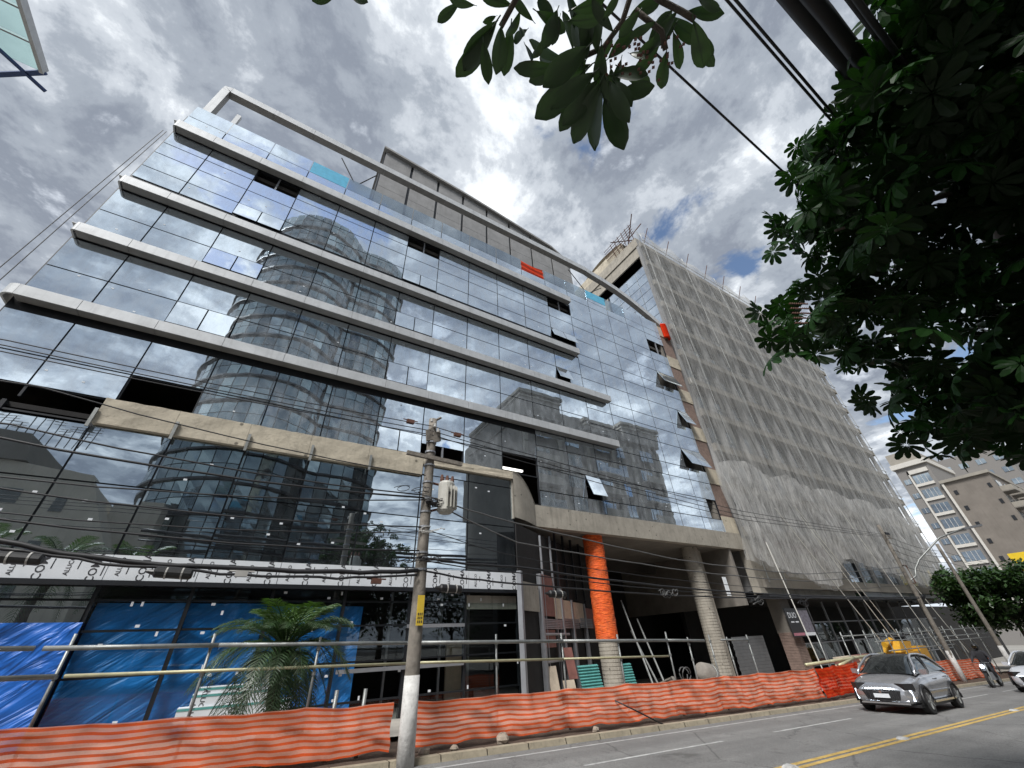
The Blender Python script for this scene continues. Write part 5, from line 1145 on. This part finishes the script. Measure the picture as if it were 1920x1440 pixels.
# ------------------------------------------------------------ vehicles
def make_car(name, lb, x, y, rz, paint, second=None, sc=1.0, drl=True):
    t = thing(name, lb, 'car', (x, y, gz(x)), None, rz); t.rotation_euler = (0, math.atan(.033)*math.cos(rz), rz); t.scale = (sc,)*3
    #       x     hw    z0   zshoulder ztop
    st = [(-2.02,.58,.36,.62,.66),(-1.96,.74,.28,.80,.90),(-1.75,.83,.24,.90,1.02),(-1.3,.87,.20,.94,1.02),(-.6,.875,.19,.93,.99),(.2,.875,.19,.90,.97),(.85,.87,.19,.87,.97),(1.25,.865,.20,.82,.93),(1.6,.84,.21,.76,.86),(1.85,.78,.22,.68,.76),(1.97,.66,.25,.58,.64),(2.02,.5,.32,.5,.54)]
    b = MB(); n = 0; secs = []
    for (px_, hw, z0, zs, zt) in st:
        half = [(0,z0),(hw*.82,z0),(hw*.95,z0+.07),(hw,lerp(z0,zs,.5)),(hw*.985,lerp(z0,zs,.85)),(hw*.94,zs),(hw*.80,lerp(zs,zt,.75)),(hw*.45,zt),(0,zt+.01)]
        ring = half + [(-a, c) for a, c in reversed(half[1:-1])]; n = len(ring); secs.append(len(b.v)); b.v += [Vector((px_, a, c)) for a, c in ring]
    for i in range(len(st)-1):
        for j in range(n): b.f.append((secs[i]+j, secs[i+1]+j, secs[i+1]+(j+1)%n, secs[i]+(j+1)%n)); b.mi.append(0)
    b.f.append(tuple(secs[0]+j for j in range(n))); b.f.append(tuple(secs[-1]+j for j in reversed(range(n)))); b.mi += [0,0]
    o = b.build('body', M[paint], t, smooth=True, local=True, fix=True); md = o.modifiers.new('s', 'SUBSURF'); md.levels = md.render_levels = 1
    # glasshouse
    cs = [(-1.86,.70,.93,.95),(-1.62,.66,1.0,1.22),(-1.2,.63,.98,1.40),(-.5,.62,.96,1.455),(.1,.61,.95,1.45),(.42,.62,.95,1.36),(.85,.68,.95,1.12),(1.12,.70,.93,.955)]
    b = MB(); secs = []
    for (px_, hw, zb, zr) in cs:
        k = (zr-zb); half = [(hw+.09, zb), (hw+.02, zb+k*.5), (hw-.06, zb+k*.9), (hw-.16, zr), (0, zr+.012)]; ring = half + [(-a, c) for a, c in reversed(half[:-1])]; n2 = len(ring); secs.append(len(b.v)); b.v += [Vector((px_, a, c)) for a, c in ring]
    for i in range(len(cs)-1):
        for j in range(n2-1):
            roof = j in (2, 3, 4, 5) and 1 <= i <= 3
            b.f.append((secs[i]+j, secs[i+1]+j, secs[i+1]+j+1, secs[i]+j+1)); b.mi.append(1 if roof else 0)
    b.build('glasshouse', [M['carglass'], M['black'] if paint == 'carp' else M[paint]], t, smooth=True, local=True, fix=True)
    for s in (-1, 1):
        MB().tube([(1.12,.78*s,.93), (.85,.75*s,1.12), (.42,.62*s,1.37), (.1,.56*s,1.445), (-.5,.56*s,1.455), (-1.2,.57*s,1.40), (-1.62,.62*s,1.22), (-1.86,.74*s,.95)], .035, 6).build('pillar', M[paint], t, smooth=True, local=True)
        MB().tube([(-.35,.70*s,.97), (-.42,.66*s,1.2), (-.45,.6*s,1.42)], .03, 5).build('door_pillar', M['black'], t, local=True)
        MB().obox((.82,.93*s,1.0), (.06,0,.0), (0,.10*s,.01), (0,0,.065)).build('mirror', M[paint], t, local=True)
        MB().box((-.2,.865*s-.012,.79), (.0,.865*s+.018,.82)).build('door_handle', M['chrome'], t, local=True); MB().box((-1.2,.865*s-.012,.82), (-1.0,.865*s+.018,.85)).build('door_handle', M['chrome'], t, local=True)
        MB().box((-1.15,.86*s-.02,.26), (1.0,.86*s+.03,.31)).build('sill_trim', M['chrome'], t, local=True); MB().box((-.9,.872*s-.01,.52), (.8,.872*s+.015,.545)).build('side_trim', M['chrome'], t, local=True)
        MB().obox((1.83,.60*s,.66), (.10,-.10*s,0), (.05,.12*s,0), (0,0,.075)).build('headlight', M['black'], t, local=True)
        if drl:
            for q in range(3): MB().obox((1.90-.03*q,.53*s+.07*s*q,.67), (.02,-.012*s,0), (.0,.007,0), (.008,0,.045)).build('light_claw', M['drl'], t, local=True)
            MB().obox((1.885,.715*s,.45), (.016,-.016*s,0), (0,.007,0), (.01,0,.13)).build('running_light', M['drl'], t, local=True)
        for wx in (-1.27, 1.27):
            wh = MB().tube([(wx,.66*s,.31), (wx,.68*s,.31), (wx,.86*s,.31), (wx,.88*s,.31)], [.28,.31,.31,.28], 22).build('wheel', M['rubber'], t, local=True)
            r = MB().tube([(wx,.875*s,.31), (wx,.893*s,.31)], .20, 18)
            r.build('rim', M['rim'], wh, local=True)
            for q in range(5): a = q*1.2566; MB().obox((wx+.11*math.cos(a),.90*s,.31+.11*math.sin(a)), (.09*math.cos(a),0,.09*math.sin(a)), (-.02*math.sin(a),0,.02*math.cos(a)), (0,.008,0)).build('spoke', M['steel'], wh, local=True)
            MB().tube([(wx+.37*math.cos(a),.868*s,.31+.37*math.sin(a)) for a in [math.pi*(-.05+1.1*i/12) for i in range(13)]], .04, 6).build('wheel_arch', M['black'], t, smooth=True, local=True)
    gr = MB().prism([(1.97,-.50,.56), (2.0,.0,.58), (1.97,.50,.56), (1.99,.42,.34), (2.02,0,.30), (1.99,-.42,.34)], (.035,0,0)).build('grille', M['black'], t, local=True)
    for q in range(9): MB().box((2.03,-.4+.1*q-.006,.36), (2.06,-.4+.1*q+.006,.55)).build('grille_bar', M['rim'], gr, local=True)
    MB().box((2.06,-.2,.385), (2.075,.2,.485)).build('number_plate', M['film_w'], t, local=True)
    tm = text_mesh('FQV 2M97', .075, 'plate_text'); tm.materials.clear(); tm.materials.append(M['ink']); 
    MB().tube([(2.05,0,.525), (2.075,0,.525)], .035, 10).build('front_badge', M['chrome'], t, local=True)
    MB().box((1.98,-.62,.235), (2.02,.62,.275)).build('bumper_trim', M['chrome'], t, local=True)
    MB().box((-1.7,-.78,.17), (1.8,.78,.24)).build('underside', M['black'], t, local=True)
    if second:
        MB().box((-1.5,-.885,.55), (1.2,.885,.75)).build('blue_panel', M[second], t, local=True)
    return t
make_car('car', 'metallic grey hatchback with lit running lights driving beside the red barrier mesh', 20.0, 7.45, math.pi+.03, 'carp', sc=1.02)
c2 = make_car('car', 'white and blue car cut off by the right picture edge', 31.6, 6.25, math.pi, 'carw', 'carb', 1.0, False)
# ------------------------------------------------------------ motorcycle with rider
mx, my, mz = 33.2, 8.5, gz(33.2)
MC = thing('motorcycle', 'dark motorcycle with bright headlamp riding towards the camera by the kerb', 'motorcycle', (mx, my, mz))
for dx in (-.65, .65):
    wh = MB().tube([(mx+dx, my-.05, mz+.3), (mx+dx, my+.05, mz+.3)], .3, 18).build('wheel', M['rubber'], MC); MB().tube([(mx+dx, my-.056, mz+.3), (mx+dx, my+.056, mz+.3)], .19, 14).build('rim', M['steel'], wh)
MB().tube([(mx-.4, my, mz+.75), (mx-.1, my, mz+.8), (mx+.3, my, mz+.72), (mx+.75, my, mz+.78)], [.08,.16,.12,.06], 8).build('tank_and_seat', M['black'], MC, smooth=True)
MB().box((mx-.25, my-.15, mz+.3), (mx+.25, my+.15, mz+.62)).build('engine', M['frame_g'], MC)
for s in (-1, 1): MB().tube([(mx-.65, my+.09*s, mz+.3), (mx-.42, my+.1*s, mz+.95)], .03, 6).build('fork', M['steel'], MC)
MB().tube([(mx-.38, my-.36, mz+1.02), (mx-.42, my, mz+.98), (mx-.38, my+.36, mz+1.02)], .02, 6).build('handlebar', M['black'], MC)
MB().tube([(mx-.62, my, mz+.86), (mx-.5, my, mz+.86)], [.09,.07], 12).build('headlamp', M['drl'], MC)
MB().obox((mx-.55, my, mz+.62), (.1,0,.05), (0,.08,0), (-.02,0,.12)).build('fairing', M['black'], MC)
PR = thing('person', 'person in dark clothes and helmet riding the motorcycle', 'person', (mx+.2, my, mz+.8))
sk = bpy.data.meshes.new('body')
J = [(.2,0,.86),(.16,0,1.12),(.10,0,1.38),(.08,0,1.50),(.06,-.2,1.42),(-.05,-.34,1.18),(-.34,-.33,1.05),(.06,.2,1.42),(-.05,.34,1.18),(-.34,.33,1.05),(.15,-.14,.84),(-.2,-.2,.72),(-.02,-.17,.36),(-.14,-.17,.30),(.15,.14,.84),(-.2,.2,.72),(-.02,.17,.36),(-.14,.17,.30),(.07,0,1.58)]
Ed = [(0,1),(1,2),(2,3),(3,18),(2,4),(4,5),(5,6),(2,7),(7,8),(8,9),(0,10),(10,11),(11,12),(12,13),(0,14),(14,15),(15,16),(16,17)]
Rr = [.16,.16,.17,.07,.09,.06,.045,.09,.06,.045,.11,.085,.06,.05,.11,.085,.06,.05,.07]
sk.from_pydata([(a, c, d) for a, c, d in J], Ed, []); so_ = bpy.data.objects.new('body', sk); COL.objects.link(so_); so_.parent = PR; so_.location = Vector((mx, my, mz))-PR.location
mdf = so_.modifiers.new('skin', 'SKIN')
for v, r in zip(sk.skin_vertices[0].data, Rr): v.radius = (r, r)
sk.skin_vertices[0].data[0].use_root = True
sk.materials.append(M['cloth']); so_.modifiers.new('sub', 'SUBSURF').render_levels = 2
b = MB()
for j in range(9):
    for i in range(14):
        th = math.pi*j/8; ph = 2*math.pi*i/14; b.v.append(Vector((mx+.05+.145*math.sin(th)*math.cos(ph), my+.125*math.sin(th)*math.sin(ph), mz+1.66+.15*math.cos(th))))
b.f = [(j*14+i, j*14+(i+1)%14, (j+1)*14+(i+1)%14, (j+1)*14+i) for j in range(8) for i in range(14)]; b.mi = [0]*len(b.f)
b.build('helmet', M['black'], PR, smooth=True); MB().obox((mx-.085, my, mz+1.66), (.012,0,0), (0,.09,0), (0,0,.05)).build('visor', M['carglass'], PR)

# ------------------------------------------------------------ apartment blocks at the far right
def block(name, lb, x0, x1, y0, y1, z0, z1, wall, side='X'):
    t = thing(name, lb, 'apartment block', ((x0+x1)/2, (y0+y1)/2, z0)); MB().box((x0,y0,z0), (x1,y1,z1)).build('wall', M[wall], t); return t
wfr = unit_box('window_frame', M['render_w'])
def win(t, c, w, h, ax='x', n=3, m=None):
    "a window on a face whose outward normal is -ax"
    s = (.12, w, h) if ax == 'x' else (w, .12, h)
    f = inst(UB['winglass'], 'window', t, c, s)
    for k in range(1, n):
        q = Vector(c); off = -w/2+w*k/n
        if ax == 'x': q += Vector((-.08, off, 0)); ss = (.05, .06, h)
        else: q += Vector((off, -.08, 0)); ss = (.06, .05, h)
        inst(wfr, 'sash_bar', t, q, ss)
    return f
AX = 92.
def AP(u, v): return None
A1 = block('apartment_block', 'grey tiled apartment block with white framed windows beyond the street tree', 130, 150, 22.9, 29, -4, 33.5, 'tile_g')
for f in range(9):
    z = 30.2-f*3.4
    win(A1, (129.95, 25.1, z), 3.0, 1.9, 'x', 4); MB().box((129.72, 23.5, z-1.6), (129.99, 27.0, z-1.0)).build('white_band', M['render_w'], A1)
    win(A1, (129.95, 27.9, z), 1.2, 1.1, 'x', 2)
MB().box((129.7, 26.8, 3), (129.98, 27.1, 32.5)).build('white_strip', M['render_w'], A1); MB().box((129.7, 23.3, 31.6), (129.98, 27.1, 32.5)).build('white_strip', M['render_w'], A1)
MB().box((129.4, 22.6, 33.5), (150, 29.4, 34.6)).build('parapet', M['render_w'], A1); MB().box((130.2, 24, 34.6), (148, 29.2, 37.4)).build('roof_house', M['render_b'], A1)
A2 = block('apartment_block', 'tall brown apartment block with stacked balconies at the right edge', 129.5, 165, 15, 22.85, -4, 28.0, 'render_a')
MB().box((129.2, 22.3, -3), (129.6, 22.7, 28.4)).build('edge_strip', M['render_w'], A2); MB().box((129.0, 14.7, 28.0), (165, 22.8, 28.6)).build('parapet', M['render_b'], A2)
for f in range(8):
    z = 25.6-f*3.4
    inst(UB['frame'], 'slit_window', A2, (129.45, 21.3, z), (.1, .6, .9)); inst(UB['frame'], 'slit_window', A2, (129.45, 15.9, z), (.1, .5, .9))
    for k in range(5):
        xx = 133+k*6.4
        MB().box((xx-2.3, 13.2, z-1.6), (xx+2.3, 15., z-1.4)).build('balcony_slab', M['render_g'], A2); MB().box((xx-2.3, 13.2, z-1.4), (xx+2.3, 13.3, z-.45)).build('balcony_front', M['render_b'], A2)
        MB().box((xx-2.3, 13.3, z-1.4), (xx-2.2, 15., z-.45)).build('balcony_cheek', M['render_b'], A2)
        win(A2, (xx, 14.96, z), 3.6, 2.1, 'y', 3)
A3 = block('apartment_block', 'grey apartment block rising behind the brown one', 168, 190, 14, 30, -4, 42, 'tile_g')
for f in range(10):
    for k in range(4): win(A3, (167.95, 15.5+k*3.6, 39-f*3.4), 1.8, 1.4, 'x', 2)
YB = thing('yellow_shop', 'low shop with a bright yellow fascia at the right edge below the apartments', 'shop', (83, 10, gz(75)))
MB().box((76, 7.6, gz(75)+7.4), (90, 11.9, gz(75)+10.6)).build('fascia', M['yellowwall'], YB); MB().box((76.2, 7.8, gz(75)), (89.8, 11.7, gz(75)+7.4)).build('shop_wall', M['tile_g'], YB)
# ------------------------------------------------------------ neighbour's roof corner at the upper left
NB = thing('neighbour_building', 'corner of a glazed roof canopy at the upper left picture corner', 'building', (-22, 12, 0))
ex, ey, ez = -15.6, 18.05, 25+H
MB().box((-30, 12, 0), (-21.5, 16.5, ez-1.5)).build('wall', M['render_g'], NB)
MB().box((ex-.16, 12.4, ez-.1), (ex, ey, ez+.35)).build('eave_beam', M['alu'], NB)
MB().obox((ex-2.2, ey+1.35, ez+.05), (2.2, -1.4, 0), (.06, .09, 0), (0, 0, .07)).build('end_beam', mat('blue_steel', (.03,.06,.16), .5, .3), NB)
for i in range(4):
    y = 12.5+i*1.4; MB().box((-20.5, y-.04, ez-.08), (ex-.17, y+.04, ez+.06)).build('rafter', M['frame_g'], NB)
    inst(UB['canopy'], 'canopy_pane', NB, ((-20.5+ex-.18)/2, y+.70, ez+.09), (ex+20.3, 1.32, .03))
MB().obox((ex-1.5, ey-.2, ez), (1.3, 1.2, 0), (.05,-.05,0), (0,0,.06)).build('brace', bpy.data.materials['blue_steel'], NB); MB().obox((ex-2.4, ey-.1, ez), (.9,-1.5, 0), (.05,.03,0), (0,0,.06)).build('brace', bpy.data.materials['blue_steel'], NB)
# ------------------------------------------------------------ buildings behind the camera that the glass mirrors
def vy(y): return 2*YF - y
GT = thing('curved_glass_tower', 'curved dark glass tower across the street, mirrored in the facade', 'tower', (-1, -25, 0))
fp = [(-13.9,68),(-13.8,62),(-13.2,58),(-12,55.2),(-10,53),(-7.5,51.4),(-5,50.6),(-2.5,50.7),(-.3,51.5),(1.2,53),(2.4,54.3),(4,54.3),(6,54.2),(8,54.8),(10,56),(11.6,57.6),(12.1,61),(12.2,68)]
# resample to even panes
P2 = [Vector((x, vy(y))) for x, y in fp]; seg = [0]
for i in range(len(P2)-1): seg.append(seg[-1]+(P2[i+1]-P2[i]).length)
npn = 34
def fpt(s):
    s *= seg[-1]
    for i in range(len(P2)-1):
        if s <= seg[i+1]+1e-6: return P2[i].lerp(P2[i+1], (s-seg[i])/(seg[i+1]-seg[i]))
    return P2[-1]
fps = [fpt(i/npn) for i in range(npn+1)]
fh = 3.5; nfl = 19
for f in range(nfl):
    b = MB(); z0 = f*fh; hs = z0+fh
    for i in range(npn):
        a, c = fps[i], fps[i+1]; nn = Vector((c.y-a.y, -(c.x-a.x))).normalized(); g = (c-a).normalized()*.05; r_ = random.random(); m = 1 if r_ < .12 else 2 if r_ < .34 else 0
        dy = [random.gauss(0,.012) for _ in range(4)]
        mid = z0+fh*.52
        for za, zb, mm in ((z0+.16, mid-.05, m), (mid+.05, hs-.06, m if random.random() < .6 else 0)):
            b.add([(a.x+g.x, a.y+g.y+dy[0], za), (c.x-g.x, c.y-g.y+dy[1], za), (c.x-g.x, c.y-g.y+dy[2], zb), (a.x+g.x, a.y+g.y+dy[3], zb)], [(3,2,1,0)], mm)
    b.build('storey_glazing', [M['refl_t'], M['refl_l'], M['refl_d']], GT)
    b = MB()
    for i in range(npn):
        a, c = fps[i], fps[i+1]; nv = Vector((-(c.y-a.y), c.x-a.x)).normalized(); nv = nv if nv.y > 0 else -nv; q = nv*.30; w_ = nv*-.4
        b.add([(a.x+w_.x,a.y+w_.y,z0-.09),(c.x+w_.x,c.y+w_.y,z0-.09),(c.x+q.x,c.y+q.y,z0-.09),(a.x+q.x,a.y+q.y,z0-.09),(a.x+w_.x,a.y+w_.y,z0+.16),(c.x+w_.x,c.y+w_.y,z0+.16),(c.x+q.x,c.y+q.y,z0+.16),(a.x+q.x,a.y+q.y,z0+.16)], [(0,1,2,3),(4,7,6,5),(3,2,6,7),(2,1,5,6),(0,3,7,4)])
    b.build('floor_ledge', M['frame'], GT)
b = MB(); b.prism([(p.x, p.y-.25, 0) for p in fps], (0, 0, nfl*fh-.3)); b.build('core', M['frame'], GT)
AB = thing('balcony_apartments', 'grey brown apartment house with balconies across the street, mirrored in the glass', 'apartment block', (40, -19, 0))
ax0, ax1, ay, at = 26.6, 54.5, vy(40), 29.0+H
MB().box((ax0, ay-18, 0), (ax1, ay, at)).build('wall', M['render_g'], AB)
for x0, x1, h in ((26.4, 33.5, 1.6), (38, 43.5, -.6), (46.5, 54.7, .8)):
    MB().box((x0, ay-16, at-2), (x1, ay+.7, at+h)).build('attic', M['render_g'], AB); MB().box((x0-.35, ay-16, at+h), (x1+.35, ay+1.1, at+h+.45)).build('cornice', M['render_b'], AB); MB().box((x0-.15, ay-16, at+h-.6), (x1+.15, ay+.9, at+h-.35)).build('cornice', M['render_b'], AB)
for f in range(10):
    z = 26.4-f*3.08
    for k, x in enumerate((29.9, 35.6, 41, 45.4, 50.6)):
        if z < 1: continue
        o = inst(UB['winglass'], 'window', AB, (x, ay+.02 if k in (1, 3) else ay+.72 if f == 0 else ay+.02, z), (2.6 if k != 3 else 1.6, .1, 1.7))
        MB().box((x-.04, ay+.74, z-.85), (x+.04, ay+.82, z+.85)).build('window_bar', M['render_b'], AB)
        if f > 0 and k in (0, 2, 4):
            MB().box((x-2.1, ay+.05, z-1.6), (x+2.1, ay+1.5, z-1.4)).build('balcony_slab', M['render_b'], AB)
            MB().box((x-2.1, ay+1.42, z-1.4), (x+2.1, ay+1.5, z-.5)).build('balcony_front', M['winglass'] if (f+k) % 3 == 0 else M['render_b'], AB)
    for x in (27, 32.9, 38.2, 43.4, 47.7, 53.8):
        MB().box((x-.3, ay, z-1.7), (x+.3, ay+.5, z+1.3)).build('pilaster', M['render_b'], AB) if z > 1 else None
OH = thing('tiled_roof_house', 'beige apartment house with roof aerials across the street, mirrored at the left', 'apartment block', (-28, -18, 0))
hy = 2*YP-44
MB().prism([(-60, hy, 0), (-10.5, hy, 0), (-10.5, hy, 9.5), (-13.2, hy, 14.6), (-18.5, hy, 15.2), (-60, hy, 15.2)], (0, -14, 0)).build('wall', M['render_o'], OH)
MB().prism([(-26, hy+.3, 15.2), (-17.5, hy+.3, 15.2), (-18.2, hy+.3, 17.4), (-26, hy+.3, 17.4)], (0, -8, 0)).build('roof_house', M['render_g'], OH)
MB().box((-12.4, hy-7, 10), (-8.9, hy-4, 14.2)).build('water_tower', M['render_o'], OH)
b = MB()
for k in range(16):
    x = -23.5+k*.55; h = random.uniform(1.5, 3.2); b.tube([(x, hy-2, 17.3), (x+.1, hy-2, 17.3+h)], .04, 4)
    for q in range(3): b.tube([(x-.35, hy-2, 17.3+h-.25*q), (x+.4, hy-2, 17.35+h-.25*q)], .03, 4)
stuff(b.build('roof_aerials', M['cable'], OH))
for f in range(4):
    for k in range(14): inst(UB['winglass'], 'window', OH, (-14.5-k*3.1, hy+.02, 12.6-f*3.2), (1.3 if k % 2 else .7, .1, 1.0))
make_palm(-9.6, -4.2, 6.6, 1.9, 'tall palm behind the camera left of the tower', 20, 7); make_palm(-6.4, -4.6, 6.3, 1.8, 'tall palm behind the camera nearest the tower', 20, 8); make_palm(-13., -4.4, 6.9, 1.9, 'tall palm behind the camera farthest left', 20, 9)
leafy(9.5, -6.2, 3.6, 4.9, 'round street tree behind the camera, mirrored in the shop glass', 2500, 5, 3.2, ls=.3); leafy(15.5, -7., 3.2, 4.2, 'second street tree behind the camera', 2000, 6, 2.8, ls=.3)
